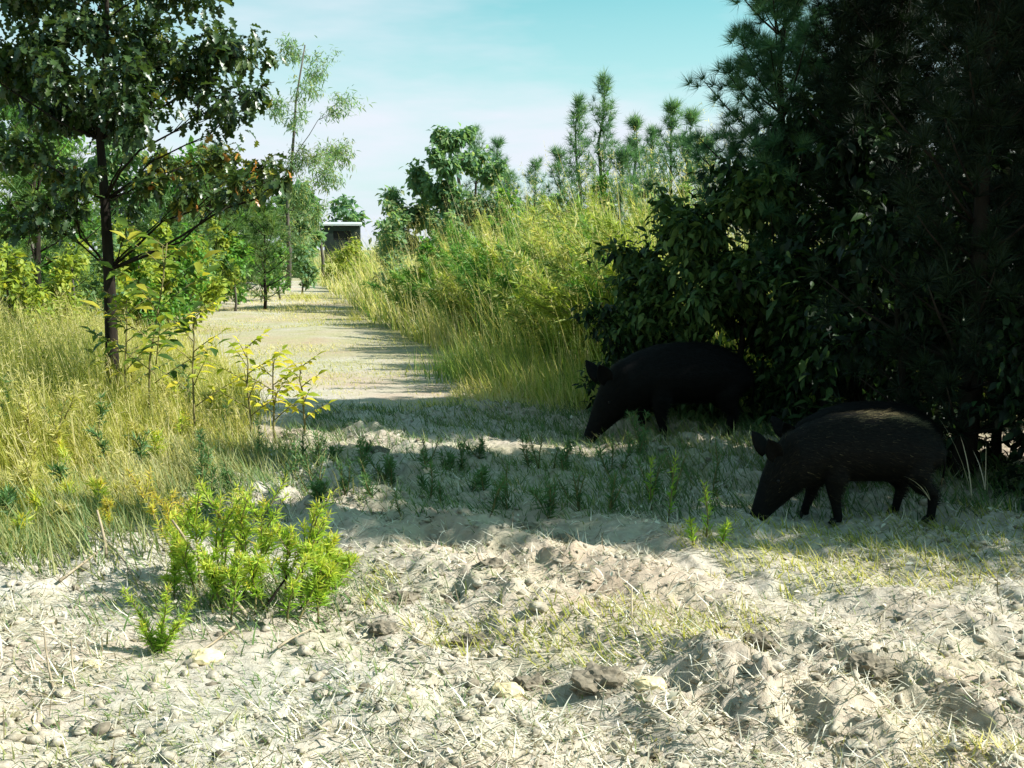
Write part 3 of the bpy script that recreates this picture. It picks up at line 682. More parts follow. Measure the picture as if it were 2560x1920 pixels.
# wooded background behind the oak
for k, (px, yb, Y, H_, blobs, mat, lab) in enumerate([
    (30, 300, 20, 0, [(10, 110, 40), (45, 140, 38), (20, 175, 45), (60, 200, 40), (15, 225, 40)], 'shrub_leaf', 'leafy green tree filling the left edge behind the oak'),
    (120, 300, 24, 0, [(120, 150, 36), (95, 185, 36), (140, 195, 38), (110, 230, 42), (150, 240, 32)], 'far_leaf', 'olive leaved tree directly behind the oak trunk'),
    (185, 300, 28, 0, [(185, 165, 30), (165, 200, 32), (205, 205, 32), (185, 240, 36)], 'shrub_leaf', 'green tree behind the tip of the lower oak branch'),
    (245, 290, 38, 0, [(245, 185, 26), (228, 212, 26), (262, 215, 26), (245, 245, 30)], 'shrub_leaf', 'green tree left of the slender tree trunk'),
    (325, 285, 44, 0, [(296, 195, 20), (306, 212, 18), (290, 225, 22), (302, 240, 18)], 'far_leaf', 'hazy green tree just left of the hut')]):
    blob_tree('background_tree', lab, at(px, 250 + 1470 / Y, Y), [PB(x, y, r, Y, 1, 0, random.uniform(-1, 1)) for x, y, r in blobs], 4200, .0075 * Y, SMALL, mat, 'tree', 'grey_bark', .09, rmean=.45)
for k in range(16):
    px = -15 + k * 15.5 + random.uniform(-4, 4); Y = random.uniform(13.5, 24); tone = ('yellow green', 'bright green', 'grey green')[k % 3]
    shrub(tone + ' bush of the left thicket, ' + ('left of the oak trunk' if px < 95 else 'behind the oak trunk and sapling' if px < 165 else 'by the edge of the far track') + (', nearer' if Y < 18 else ', farther back'),
          px, random.uniform(205, 242), Y, random.uniform(50, 80), ('yellow_shrub', 'shrub_leaf', 'far_leaf')[k % 3], 1300, .0062 * Y, group='bushes of the thicket behind the left grass')
for a in [('low bush masking the right half of the hut', 358, 234, 40, 34, 'yellow_shrub', 900, .16), ('brush growing up the front of the hut', 349, 239, 37, 50, 'yellow_shrub', 900, .16), ('bush closing the far end of the track', 250, 248, 60, 60, 'shrub_leaf', 900, .28), ('grey bush at the far end of the track beside the hut', 300, 250, 58, 50, 'far_leaf', 900, .28), ('low bush at the left of the far end of the track', 215, 246, 52, 60, 'yellow_shrub', 900, .24)]:
    shrub(*a, group='bushes at the far end of the track')
# ------------------------------------------------------------------ dark woods at the right
for x, y, H, R, lab in [(2.24, 8.7, 3.95, 1.2, 'tall feathery pine at the left edge of the dark woods'), (2.62, 7.85, 4.3, .75, 'dark pine just right of the feathery edge pine'), (3.45, 8.4, 4.5, 1.1, 'dark pine closing the gap behind the two hogs'), (4.25, 8.95, 4.2, 1.1, 'dark pine in the rear rank of the woods'), (5.3, 9.7, 4.2, 1.2, 'dark pine in the farthest corner of the woods'), (3.1, 9.2, 4.2, 1.0, 'dark pine between the feathery edge pine and the rear rank'), (3.0, 8.1, 4.6, 1.0, 'dark pine behind the larger hog deeper in the right hand woods'), (2.75, 6.3, 4.1, .9, 'dark pine rising behind the smaller hog'),
                        (3.7, 6.4, 4.6, .9, 'dark pine at the right edge behind the smaller hog'), (3.9, 8.3, 4.6, 1.2, 'dark pine far back in the right hand woods'), (3.5, 6.2, 4.5, .85, 'dark pine closest to the camera at the right edge'),
                        (4.3, 5.5, 4.6, .95, 'dark pine beyond the right edge near the camera'), (4.6, 4.85, 5.7, .85, 'dark pine at the front corner of the woods past the right edge'), (5.7, 5.05, 5.7, .95, 'dark pine farther past the right edge near the camera'), (4.9, 6.2, 4.9, 1.0, 'dark pine beyond the right edge of the woods'), (6.0, 6.0, 5.2, 1.0, 'dark pine deep in the woods past the right edge'), (5.6, 8.2, 4.6, 1.2, 'dark pine at the rear of the woods past the right edge'), (4.6, 9.3, 4.4, 1.2, 'dark pine at the back of the dark woods')]:
    edge = x < 2.4
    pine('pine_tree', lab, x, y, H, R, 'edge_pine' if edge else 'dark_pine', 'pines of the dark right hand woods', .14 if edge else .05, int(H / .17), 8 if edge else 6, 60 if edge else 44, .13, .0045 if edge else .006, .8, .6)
def dark_bush(label, x, y, H, r, n, ls, parts=0, T=OVATE, mat='dark_leaf', z0=.1, rm=.4):  # low rm puts deeper shade into a bush's leaf colour
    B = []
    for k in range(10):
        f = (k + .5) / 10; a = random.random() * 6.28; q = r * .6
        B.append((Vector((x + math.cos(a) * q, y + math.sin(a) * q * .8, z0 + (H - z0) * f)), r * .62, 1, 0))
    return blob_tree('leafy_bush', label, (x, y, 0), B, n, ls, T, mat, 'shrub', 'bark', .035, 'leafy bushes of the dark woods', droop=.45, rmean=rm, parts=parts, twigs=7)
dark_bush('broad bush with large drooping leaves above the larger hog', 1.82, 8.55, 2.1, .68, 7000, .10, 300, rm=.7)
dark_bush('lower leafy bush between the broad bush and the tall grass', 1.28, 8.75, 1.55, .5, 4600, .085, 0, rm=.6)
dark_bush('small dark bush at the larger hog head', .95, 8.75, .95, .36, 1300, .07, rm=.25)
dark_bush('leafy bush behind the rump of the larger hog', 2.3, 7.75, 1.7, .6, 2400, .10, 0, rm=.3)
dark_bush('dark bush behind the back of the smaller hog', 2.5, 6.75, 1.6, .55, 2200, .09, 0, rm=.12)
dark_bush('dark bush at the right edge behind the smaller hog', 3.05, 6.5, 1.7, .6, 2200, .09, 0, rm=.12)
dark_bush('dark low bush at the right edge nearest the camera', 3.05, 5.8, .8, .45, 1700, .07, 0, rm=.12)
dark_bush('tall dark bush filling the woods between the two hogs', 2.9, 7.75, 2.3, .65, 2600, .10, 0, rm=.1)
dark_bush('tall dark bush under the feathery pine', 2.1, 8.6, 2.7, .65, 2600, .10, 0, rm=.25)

# ------------------------------------------------------------------ sapling and small weeds
def sapling(label, px, py_base, Y, H, nbr, nl, ls, mat, name='leafy_sapling', cat='sapling', group=None, lean=(0, 0)):
    b = at(px, py_base, Y); b.z = 0; t = thing(name, label, cat, b, 0, group)
    st = MB(); pts = [Vector((lean[0] * s * s, lean[1] * s * s, H * s)) + Vector((random.gauss(0, .01), random.gauss(0, .01), 0)) * (s > 0) for s in np.linspace(0, 1, 6)]
    tube(st, pts, [.008 * (1 - i / 6.5) + .002 for i in range(6)], 6); 
    ms = []
    for v in range(6):
        mb = MB(); leaves(mb, OVATE, np.zeros((1, 3)), np.array([[0, 1, 0.]]), np.array([[0, 0, 1.]]), 1.0, np.array([v / 5])); ms.append(mb.mesh('leaf', M[mat]))
    for k in range(nbr):
        f = .25 + .75 * (k + .5) / nbr; p = pts[0].lerp(pts[-1], f); a = k * 2.4 + random.random()
        d = Vector((math.cos(a), math.sin(a) * .7, .75)).normalized(); l = H * .42 * (1.15 - .6 * f)
        q = [p + d * l * s + Vector((0, 0, -.12 * l * s * s)) for s in (0, .33, .66, 1)]
        tube(st, q, [.004, .0035, .003, .002], 4)
        for j in range(nl):
            s = .2 + .8 * j / (nl - 1); i = min(int(s * 3), 2); pp = q[i].lerp(q[i + 1], s * 3 - i)
            sd = d.cross(Vector((0, 0, 1))).normalized() * (1 if j % 2 else -1)
            D = (sd * .9 + d * .5 + Vector((0, 0, random.uniform(-.6, .1)))).normalized() if j < nl - 1 else d
            N_ = Vector((random.gauss(0, .3), random.gauss(-.3, .3), 1)); X = D.cross(N_).normalized(); Z = X.cross(D)
            o = link(bpy.data.objects.new('leaf', random.choice(ms)), t)
            o.matrix_local = Matrix(((X.x, D.x, Z.x, pp.x), (X.y, D.y, Z.y, pp.y), (X.z, D.z, Z.z, pp.z), (0, 0, 0, 1))) @ Matrix.Scale(ls * random.uniform(.75, 1.2), 4)
    st.build('stem', M['stem'], t); return t
sapling('leafy green sapling with paired leaves right of the oak trunk', 150, 440, 7.9, 1.45, 15, 11, .135, 'sapling_leaf', lean=(.22, 0))
sapling('smaller leafy sapling tight against the oak trunk', 128, 440, 8.5, 1.0, 10, 9, .11, 'sapling_leaf', lean=(.05, 0))
GY = 'yellow leaved saplings beside the track'
for px, Y, H, lab in [(196, 7.5, .95, 'yellow leaved seedling nearest the leafy sapling'), (250, 7.4, .74, 'yellow leaved seedling in the middle of the grass edge'), (275, 7.5, .62, 'low yellow leaved seedling left of the last one'), (303, 7.6, .58, 'yellow leaved seedling standing out alone at the track edge')]:
    sapling(lab, px, 430, Y, H, 9, 7, .085, 'yellow_leaf', 'yellow_seedling', 'seedling', GY)

def frond(mb, st, base, tip, nleaf, ll, rlo, rhi, wid=1.0, bare=.15, r=.004):
    q = bend(base, tip, 6, .06, .012)
    tube(st, q, [r * (1 - i / 6.5) + .001 for i in range(6)], 5)
    s = bare + (1 - bare) * rng.random(nleaf) ** .8
    i = np.minimum((s * 5).astype(int), 4); Q = np.array([p[:] for p in q])
    P = Q[i] + (Q[i + 1] - Q[i]) * (s * 5 - i)[:, None]
    ax = unit((Q[-1] - Q[0])[None])[0]
    D = unit(rand_dirs(nleaf) * wid + ax * .75 + np.array([0, 0, .25]))
    leaves(mb, WEEDLEAF, P, D, unit(rand_dirs(nleaf) + ax * .6), ll * rng.uniform(.6, 1.2, nleaf) * (1.15 - .45 * s), np.clip(rlo + (rhi - rlo) * s + rng.normal(0, .12, nleaf), 0, 1))
def weed(name, label, base, tips, nleaf, ll, mat, rlo=.1, rhi=.8, group=None, bare=.15, branches=0):
    t = thing(name, label, 'weed', base, 0, group); st = MB(); mb = MB()
    for tp in tips:
        tp = Vector(tp) - Vector(base); frond(mb, st, Vector((0, 0, -.01)), tp, nleaf, ll, rlo, rhi, bare=bare)
        for k in range(branches):
            f = random.uniform(.35, .85); b = tp * f; a = random.random() * 6.28; l = tp.length * random.uniform(.22, .42)
            frond(mb, st, b, b + Vector((math.cos(a) * l * .6, math.sin(a) * l * .6, l)), nleaf // 3, ll * .9, rlo + .1, rhi, bare=.1, r=.0025)
    st.build('stem', M['stem'], t); mb.build('foliage', M[mat], t); return t
def gp(px, py): return on_ground(px, py)
# the bright bushy clump in the foreground
for px, py, tx, ty, lab in [(200, 592, 196, 500, 'bright feathery weed at the left of the foreground clump'), (222, 598, 221, 497, 'bright feathery weed second from left in the foreground clump'), (243, 600, 240, 507, 'bright feathery weed in the middle of the foreground clump'),
                            (262, 602, 264, 500, 'upright yellowish weed spike in the foreground clump'), (285, 605, 292, 528, 'bright feathery weed low on the right of the clump'), (300, 606, 318, 506, 'tallest bright feathery weed at the right of the foreground clump'),
                            (310, 606, 336, 536, 'bright feathery weed leaning out at the right end of the clump'), (180, 580, 178, 540, 'short bright weed at the left foot of the clump'), (255, 618, 250, 560, 'short bright weed at the front of the clump'), (225, 612, 205, 556, 'short green weed in the front left of the clump'), (318, 618, 322, 565, 'short green weed at the front right of the clump')]:
    b = gp(px, py); weed('feathery_weed', lab, b, [at(tx, ty, b.y + random.uniform(-.08, .08))], 140, .055, 'bright_weed', .15, .8, 'bright weeds of the foreground clump', .3, 6)
for k in range(20):
    px, py = random.uniform(170, 345), random.uniform(572, 632); b = gp(px, py); h = random.uniform(.14, .34)
    weed('feathery_weed', random.choice(('low leafy green weed among', 'yellowish leafy weed among')) + ' the stems at the ' + ('left' if px < 232 else 'middle' if px < 288 else 'right') + ' of the foreground clump', b, [b + Vector((random.gauss(.01, .07), random.gauss(0, .07), h * .8))], 110, .055, 'bright_weed', .1, .8, 'leafy filler weeds of the foreground clump', .15, 3)
for px, py, tx, ty, lab in [(176, 560, 128, 470, 'yellowing weed stem leaning far left above the clump'), (190, 556, 150, 488, 'orange tinged weed stem leaning left above the clump'), (182, 566, 166, 500, 'yellowing weed stem nearest the green clump'), (110, 540, 106, 500, 'yellowing weed at the edge of the left grass')]:
    b = gp(px, py); weed('yellowing_weed', lab, b, [at(tx, ty, b.y)], 170, .045, 'bright_weed', .75, 1.0, 'yellowing weed stems behind the clump', .2, 2)
b = gp(158, 652)
weed('rosette_weed', 'small weed with three upright spikes beside the pale stone', b, [at(124, 590, b.y), at(168, 588, b.y), at(192, 598, b.y - .03), at(142, 622, b.y), at(180, 622, b.y - .05), at(160, 625, b.y + .05)], 170, .04, 'bright_weed', .2, .7, None, .05)
b = gp(672, 520)
for px, py, tx, ty, lab in [(668, 520, 676, 456, 'sunlit upright weed with pointed tip between the hogs'), (706, 545, 704, 484, 'sunlit weed spike just ahead of the smaller hog snout'), (652, 512, 652, 458, 'thin upright weed left of the sunlit weed between the hogs'), (693, 552, 690, 520, 'short sunlit weed below the smaller hog head'), (722, 552, 728, 524, 'short weed at the smaller hog snout')]:
    b = gp(px, py); weed('upright_weed', lab, b, [at(tx, ty, b.y)], 80, .055, 'bright_weed', .1, .6, 'upright weeds between the hogs', .1)
for k in range(60):
    px, py = random.uniform(200, 590), random.uniform(462, 524)
    if k > 48: px, py = random.uniform(590, 730), random.uniform(450, 520)
    b = gp(px, py); h = random.uniform(.08, .29)
    weed('small_weed', ('taller' if h > .2 else 'short' if h < .16 else 'small') + ' dull green upright weed at the ' + ('left end' if px < 300 else 'left middle' if px < 400 else 'middle' if px < 500 else 'right') + ' of the shaded strip', b, [b + Vector((random.gauss(0, .05), random.gauss(0, .04), h)) for _ in range(random.choice((1, 1, 2, 3)))], 60, random.uniform(.04, .07), 'shade_weed', .1, .9, 'small weeds of the shaded strip', .05)
def clump_floor(n):
    c = on_ground(245, 600); X = c.x + rng.normal(0, .30, n); Y = c.y + rng.normal(0.05, .22, n); return X, Y
blade_field('clump_undergrowth', 1500, clump_floor, lambda X, Y: .12 + 0 * X, .006, math.pi, .6, 'low_weed', 'dull green and straw undergrowth around the foot of the foreground clump', 3, .6, .3)
for px, py, h, lab in [(226, 438, .28, 'dark green weed at the left end of the sunlit strip'), (205, 478, .26, 'dark green weed in front of the left grass edge'), (255, 470, .30, 'tall dark stemmed weed at the left end of the shaded strip')]:
    b = gp(px, py); weed('dark_weed', lab, b, [b + Vector((random.gauss(0, .02), 0, h))], 90, .06, 'shade_weed', 0, .5, 'dark weeds by the left grass', .05)

for k in range(34):
    py = random.uniform(405, 545); px = random.uniform(5, 60 + (545 - py) * 1.3); b = gp(px, py)
    if b.x > xl(b.y) + .1: continue
    tone = random.choice(('dark green', 'yellow green', 'straw coloured')); h = float(hl(b.x, b.y)) * random.uniform(.8, 1.3)
    weed('grass_weed', tone + ' weed in the left grass ' + ('near the oak foot' if py < 440 else 'half way to the front' if py < 500 else 'at its front edge') + (', far left' if px < 70 else ', toward the track'), b,
         [b + Vector((random.gauss(0, .06), random.gauss(0, .04), h))], 60, .085, {'d': 'shade_weed', 'y': 'bright_weed', 's': 'left_grass'}[tone[0]], .3, .9, 'leafy weeds in the left grass', .3, 2)
# ------------------------------------------------------------------ sticks, stones, clods, dry stalks
def stick(label, pts, r, mat='twig', name='dry_stick', cat='stick', group='dry stems on the ground'):
    mb = MB(); b = Vector(pts[0]); q = []
    for a, c in zip(pts, pts[1:]): q += bend(Vector(a) - b, Vector(c) - b, 4, .03, .01)[:-1]
    q.append(Vector(pts[-1]) - b)
    tube(mb, q, [r * (1 - .6 * i / len(q)) for i in range(len(q))], 6)
    o = mb.build(name, M[mat]); o.location = b; return tag(o, label, cat, group)
stick('long pale dry stem leaning diagonally through the foreground weeds', [gp(254, 627), at(192, 550, 4.25), at(172, 520, 4.3)], .009)
stick('bare forked dry stem left of the foreground clump', [gp(107, 566), at(97, 510, 4.6)], .008)
stick('long dry twig lying on the sand at the left', [gp(60, 585) + Vector((0, 0, .03)), gp(108, 562) + Vector((0, 0, .05))], .007)
stick('pale bent twig lying across the left sand below the forked stem', [gp(88, 545) + Vector((0, 0, .05)), gp(125, 572) + Vector((0, 0, .04)), gp(152, 592) + Vector((0, 0, .02))], .007)
stick('dark twig standing out of the sand near the bottom left corner', [gp(76, 692), at(71, 640, 3.42)], .004)
stick('thin weathered stalk at the lower left', [gp(54, 690), at(44, 628, 3.45)], .004)
stick('dark leaning twig at the right foot of the clump', [gp(262, 612), at(288, 575, 4.0)], .007, 'bark')
stick('second dark leaning twig at the right foot of the clump', [gp(300, 610), at(320, 582, 4.05)], .005, 'bark')
stick('pale straw stalk lying right of the pale stone', [gp(278, 655) + Vector((0, 0, .02)), gp(312, 634) + Vector((0, 0, .03))], .005)
stick('short pale stalk on the sand in the lower middle', [gp(235, 634) + Vector((0, 0, .02)), gp(200, 655) + Vector((0, 0, .02))], .006)
stick('thin dark stake like stalk standing in the sunlit ground', [gp(631, 628), at(632, 588, 3.9)], .005)
stick('bent straw stalk standing at the edge of the shade', [gp(446, 532), at(444, 514, 5.2)], .005)
def dry_blade(label, px, py, tx, ty, Y, r=.007):
    b = at(px, py, Y); e = at(tx, ty, Y - .05); mb = MB(); d = e - b
    az = math.atan2(d.y, d.x); L = d.length; tl = math.acos(max(-1, min(1, d.z / L)))
    n = 3
    ribbons(mb, np.tile(np.array([0, 0, 0.]), (n, 1)), L * np.array([1, .8, .65]), np.full(n, az) + np.array([0, .5, -.4]), np.full(n, tl * .7), np.full(n, tl * .7 + .2), np.full(n, r * 1.2), np.array([.5, .35, .6]), 5, 3)
    o = mb.build('dry_grass', M['straw']); o.location = b; return tag(o, label, 'dry grass', 'pale dry blades near the smaller hog')
dry_blade('pale dry blade arching up beside the smaller hog tail', 972, 500, 946, 408, 5.45)
dry_blade('thin pale dry blade at the right edge of the woods', 985, 490, 978, 425, 5.5, .004)
dry_blade('short pale blade crossing the smaller hog hind leg', 930, 500, 905, 470, 5.1, .005)

def stone(label, px, py, s, mat, name, cat, group=None, flat=.6):
    from mathutils import noise as mn
    V0, F0 = I3; mb = MB(); rough = .40 if name == 'dirt_clod' else .28; sd = rng.random(3) * 50
    d = np.array([mn.fractal(Vector(v * (1.9 if name == 'dirt_clod' else 1.1) + sd), .9, 2.1, 4) for v in V0])
    V = V0 * (1 + rough * d)[:, None] * np.array([1.3, .95, flat]) * s * (.95 if name == 'dirt_clod' else .9)
    mb.add(V, F0); o = mb.build(name, M[mat], smooth=False); p = gp(px, py); o.location = p + Vector((0, 0, s * (.0 if name == 'dirt_clod' else .08))); o.rotation_euler = (0, 0, random.uniform(-.4, .4))
    return tag(o, label, cat, group)
stone('pale yellowish stone beside the small spiky weed', 207, 658, .055, 'stone', 'stone', 'stone')
stone('buff stone sunk in the sand at the bottom centre', 508, 686, .05, 'stone', 'stone', 'stone')
stone('buff stone with dark earth behind at the bottom centre right', 650, 690, .045, 'stone', 'stone', 'stone')
stone('small rounded stone at the lower left', 93, 668, .028, 'stone', 'stone', 'stone')
CG = 'large dark clods of turned earth'
for px, py, s, lab in [(377, 459, .075, 'dark triangular clod at the edge of the shaded strip'), (600, 684, .075, 'large dark clod at the bottom centre'), (492, 578, .06, 'dark clod in the upper part of the sunlit ground'), (450, 590, .05, 'dark clod left of its neighbours in the sunlit ground'),
                       (525, 530, .06, 'dark clod just below the shade edge'), (565, 538, .05, 'dark clod below the shade edge and right of centre'), (400, 592, .055, 'dark clod right of the foreground clump'), (470, 628, .06, 'dark clod beside the smooth rut'), (383, 628, .045, 'dark clod low beside the foreground clump'), (870, 672, .06, 'dark clod at the lower right'), (760, 640, .05, 'dark clod in the sunlit ground at right'), (530, 670, .05, 'dark clod left of the big bottom clod')]:
    stone(lab, px, py, s, 'wet_clod', 'dirt_clod', 'clod', CG, .7)

# ------------------------------------------------------------------ the hut (box blind) far down the track
HY = 56.0
hc = at(343, 250, HY); hz = at(343, 226, HY).z
hut = thing('hunting_blind', 'dark box hunting blind with flat pale roof far down the track', 'hunting blind', (hc.x, HY, 0), .12)
def box(x0, x1, y0, y1, z0, z1):
    V = [(x, y, z) for z in (z0, z1) for y in (y0, y1) for x in (x0, x1)]
    return V, [np.array([(0, 2, 3, 1), (4, 5, 7, 6), (0, 1, 5, 4), (2, 6, 7, 3), (0, 4, 6, 2), (1, 3, 7, 5)])]
def boxpart(name, b, mat, parent):
    mb = MB(); mb.add(*box(*b)); return mb.build(name, M[mat], parent, False)
w = .92; z0 = .75
rf = MB(); V, F = box(-1.0, 1.0, -1.0, 1.0, hz, hz + .09); rf.add([(x, y, z + .07 * (y + 1)) for x, y, z in V], F); rf.build('roof', M['roof'], hut, False)
boxpart('floor', (-w, w, -.9, .9, z0, z0 + .08), 'blind', hut)
for nm, b in [('wall', (-w, w, -.9, -.86, z0 + .08, hz - .75)), ('wall', (-w, w, -.9, -.86, hz - .28, hz)), ('wall', (-w, w, .86, .9, z0 + .08, hz)), ('wall', (-w, -w + .04, -.86, .86, z0 + .08, hz)), ('wall', (w - .04, w, -.86, .86, z0 + .08, hz)), ('wall', (-w, -.45, -.9, -.86, hz - .75, hz - .28)), ('wall', (.45, w, -.9, -.86, hz - .75, hz - .28))]:
    wl = boxpart(nm, b, 'blind', hut)
boxpart('window', (-.45, .45, -.84, -.83, hz - .75, hz - .28), 'dark', wl)
for sx in (-1, 1):
    for sy in (-1, 1): boxpart('leg', (sx * .8 - .05, sx * .8 + .05, sy * .8 - .05, sy * .8 + .05, -.05, z0), 'blind', hut)

# ------------------------------------------------------------------ the hogs
def loft(mb, rings, sides=16):
    """rings: (x, y, z, half height, half width); closed tube whose rings stand across the path."""
    n = len(rings); C = [Vector(r[:3]) for r in rings]; V = []
    for i, (x, y, z, hh, ww) in enumerate(rings):
        d = (C[min(i + 1, n - 1)] - C[max(i - 1, 0)]).normalized()
        side = Vector((0, 1, 0)) if abs(d.y) < .8 else Vector((1, 0, 0))
        up = side.cross(d).normalized(); side = d.cross(up)
        for k in range(sides):
            a = 2 * math.pi * k / sides; V.append(C[i] + up * math.sin(a) * hh + side * math.cos(a) * ww)
    F = [(i * sides + k, i * sides + (k + 1) % sides, (i + 1) * sides + (k + 1) % sides, (i + 1) * sides + k) for i in range(n - 1) for k in range(sides)]
    c0, c1 = len(V), len(V) + 1; V += [C[0], C[-1]]
    T = [(c0, (k + 1) % sides, k) for k in range(sides)] + [(c1, (n - 1) * sides + k, (n - 1) * sides + (k + 1) % sides) for k in range(sides)]
    mb.add([tuple(v) for v in V], [F, T])
def fuse(mb, voxel, smooth_it):
    """one continuous skin from overlapping volumes"""
    me = mb.mesh('body', M['hide']); 
    import bmesh
    bm = bmesh.new(); bm.from_mesh(me); bmesh.ops.recalc_face_normals(bm, faces=bm.faces[:]); bm.to_mesh(me); bm.free()
    o = bpy.data.objects.new('tmp', me); COL.objects.link(o)
    m = o.modifiers.new('r', 'REMESH'); m.mode = 'VOXEL'; m.voxel_size = voxel; m.use_smooth_shade = True
    s = o.modifiers.new('s', 'SMOOTH'); s.iterations = smooth_it; s.factor = .5
    dg = bpy.context.evaluated_depsgraph_get(); dg.update()
    res = bpy.data.meshes.new_from_object(o.evaluated_get(dg)); bpy.data.objects.remove(o)
    res.name = 'body'; res.materials.clear(); res.materials.append(M['hide'])
    for p in res.polygons: p.use_smooth = True
    return res
def hog(label, loc, rz, sc, bristle_mat, steps=(0, 0, 0, 0), back=1.0, pale=0.0, turn=0.0):
    T = lambda x: turn * max(0, (.50 - x) / .50) ** 1.5
    TR = lambda rings: [(r[0], r[1] + T(r[0]), r[2], r[3] * (back if r[0] > .4 else 1), r[4]) for r in rings]
    t = thing('wild_hog', label, 'wild hog', loc, rz, 'black wild hogs feeding at the edge of the woods'); t.scale = (sc, sc, sc)
    mb = MB()
    loft(mb, TR([(.050, 0, .020, .050, .046), (.066, 0, .048, .054, .048), (.100, 0, .10, .070, .058), (.148, 0, .17, .096, .076), (.20, 0, .245, .124, .100), (.26, 0, .33, .152, .125), (.35, 0, .42, .188, .15),
              (.46, 0, .47, .20, .17), (.60, 0, .495 , .225, .19), (.76, 0, .50, .232, .20), (.92, 0, .497, .232, .205), (1.06, 0, .485, .215, .195), (1.18, 0, .46, .18, .17), (1.27, 0, .44, .13, .13), (1.325, 0, .425, .06, .07)]), 18)
    loft(mb, TR([(.19, 0, .18, .02, .03), (.23, 0, .23, .05, .07), (.30, 0, .285, .06, .085), (.37, 0, .34, .05, .07)]), 12)          # jowl
    legs = []
    for i, sy in enumerate((-1, 1)):
        st = steps[i]
        q = [(.56, sy * .105, .44, .10, .075), (.56 + st * .15, sy * .115, .31, .075, .058), (.55 + st * .45, sy * .11, .20, .045, .040), (.555 + st * .7, sy * .108, .13, .034, .032), (.56 + st, sy * .108, .055, .030, .030), (.553 + st, sy * .108, .018, .034, .034)]
        loft(mb, q, 12); legs.append((.545 + st, sy * .108))
        st = steps[2 + i]
        q = [(1.12, sy * .095, .45, .14, .09), (1.10 + st * .2, sy * .115, .33, .10, .075), (1.14 + st * .5, sy * .115, .245, .062, .050), (1.20 + st * .8, sy * .11, .19, .042, .036), (1.19 + st * .95, sy * .108, .11, .032, .030), (1.18 + st, sy * .108, .05, .029, .029), (1.172 + st, sy * .108, .018, .033, .033)]
        loft(mb, q, 12); legs.append((1.165 + st, sy * .108))
    body = fuse(mb, .011, 5)
    link(bpy.data.objects.new('body', body), t)
    for x, y in legs:
        for e in (-1, 1):
            h = MB(); loft(h, [(x - .012, y + e * .014, .038, .016, .013), (x - .022, y + e * .015, .018, .019, .0145), (x - .030, y + e * .016, .002, .020, .015)], 8); h.build('hoof', M['hoof'], t)
    for sy in (-1, 1):                                           # ears: cupped, pricked forward
        e = MB(); V = []; n = 7
        root = Vector((.165, sy * .085 + T(.165), .47)); tip = Vector((.075, sy * .15 + T(.1), .60)); ax = tip - root; wv = Vector((.45, sy * .25, .35)).normalized(); nv = ax.cross(wv).normalized()
        for i in range(n):
            s = i / (n - 1); hw = .056 * math.sin(math.pi * (.22 + .78 * s)) ** .8 * (1 if s < .98 else .1) + .002
            for k in range(5):
                u = k / 4 * 2 - 1; V.append(root + ax * s + wv * hw * u + nv * (.03 * (u * u) * (1 - s * .6) * sy))
        F = [(i * 5 + k, i * 5 + k + 1, i * 5 + k + 6, i * 5 + k + 5) for i in range(n - 1) for k in range(4)]
        e.add([tuple(v) for v in V], [F]); o = e.build('ear', M['hide'], t); md = o.modifiers.new('thickness', 'SOLIDIFY'); md.thickness = .007; md.offset = 0
        y_ = MB(); y_.add(I1[0] * .011 + np.array([.175, sy * .098 + T(.175), .31]), I1[1]); y_.build('eye', M['eye'], t)
    sn = MB(); loft(sn, TR([(.064, 0, .040, .048, .043), (.048, 0, .016, .051, .046), (.044, 0, .010, .044, .040)]), 14); sn.build('snout', M['hoof'], t)
    tl = MB(); q = [Vector((1.32, 0, .50)), Vector((1.36, .01, .48)), Vector((1.385, .015, .42)), Vector((1.39, .02, .34)), Vector((1.38, .02, .27))]
    tube(tl, q, [.016, .012, .009, .007, .006], 7)
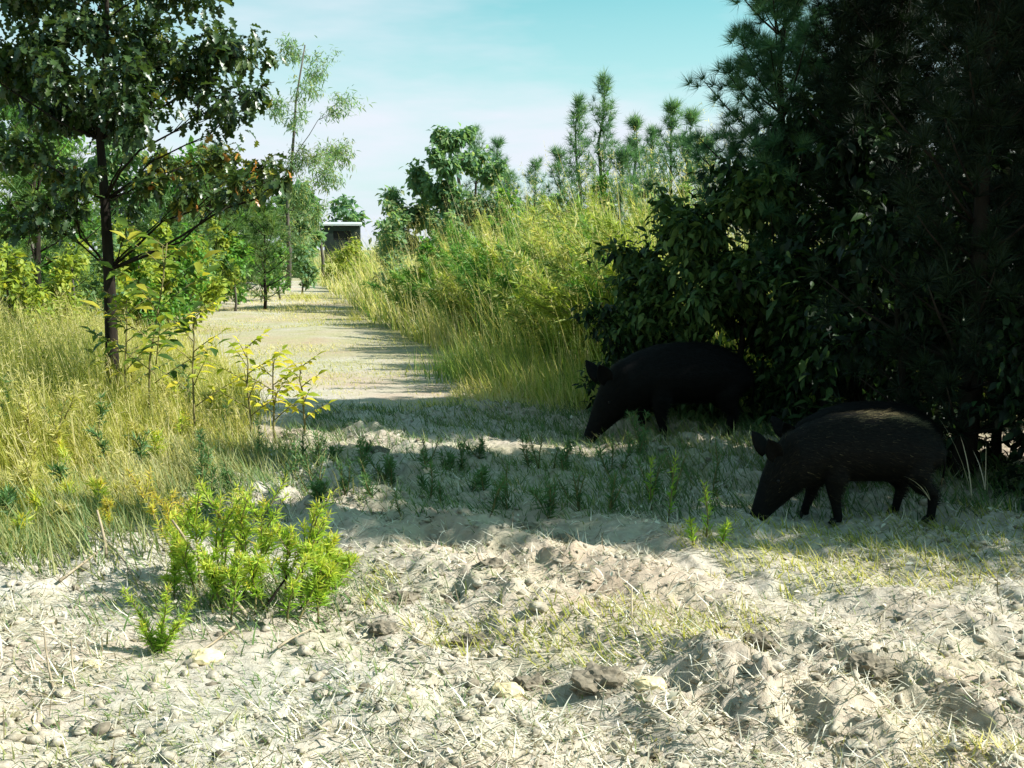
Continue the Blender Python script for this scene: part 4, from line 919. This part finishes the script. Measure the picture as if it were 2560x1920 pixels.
    ribbons(tl, np.tile(np.array(q[-1][:]), (40, 1)) + rng.normal(0, .004, (40, 3)), rng.uniform(.05, .11, 40), rng.uniform(0, 6.28, 40), np.full(40, 2.7), rng.normal(0, .3, 40), np.full(40, .004), rng.random(40), 2)
    tl.build('tail', M[bristle_mat], t)
    # bristly coat
    nv = len(body.vertices); co = np.zeros(nv * 3); no = np.zeros(nv * 3)
    body.vertices.foreach_get('co', co); body.vertex_normals.foreach_get('vector', no); co = co.reshape(-1, 3); no = no.reshape(-1, 3)
    pick = rng.choice(nv, 34000); keep = (co[pick, 2] > .12) & (co[pick, 0] > .1); pick = pick[keep]; n = len(pick)
    P = co[pick] + rng.normal(0, .004, (n, 3)); Nn = no[pick]
    flow = np.where(P[:, :1] > .3, np.array([[.95, 0, -.25]]), np.array([[.6, 0, .6]]))
    D = unit(flow + Nn * .38 + rng.normal(0, .14, (n, 3)))
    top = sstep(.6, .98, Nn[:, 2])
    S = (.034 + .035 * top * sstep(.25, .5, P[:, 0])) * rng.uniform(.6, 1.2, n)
    R = np.clip(rng.normal(.3, .2, n) + pale * top * sstep(.45, .85, P[:, 0]) * rng.uniform(.3, 1, n), 0, 1)  # upper rump bristles paled to paint in the sun's rim light
    s = unit(np.cross(D, Nn)) * .0013; mbr = MB()
    mbr.add(np.stack([P - s, P + s, P + D * S[:, None]], 1).reshape(-1, 3), np.arange(3 * n).reshape(-1, 3), np.repeat(R, 3))
    mbr.build('bristles', M[bristle_mat], t, kind='stuff')
    return t
h1 = gp(582, 442); hog('large black wild hog with head down at edge of tall grass', (h1.x, h1.y, -.005), math.radians(14), .99, 'bristle', (.05, -.06, -.05, .06))
h2 = gp(744, 523); hog('smaller black wild hog with sunlit rim painted on its rump rooting nearest the camera', (h2.x, h2.y, 0), math.radians(6), .78, 'rim_lit', (.04, -.10, .06, -.08), 1, .75, -.07)
h3 = gp(768, 497); hog('black wild hog mostly hidden behind the smaller hog', (h3.x, h3.y + .05, 0), math.radians(3), .74, 'bristle', (-.05, .05, -.02, .08))
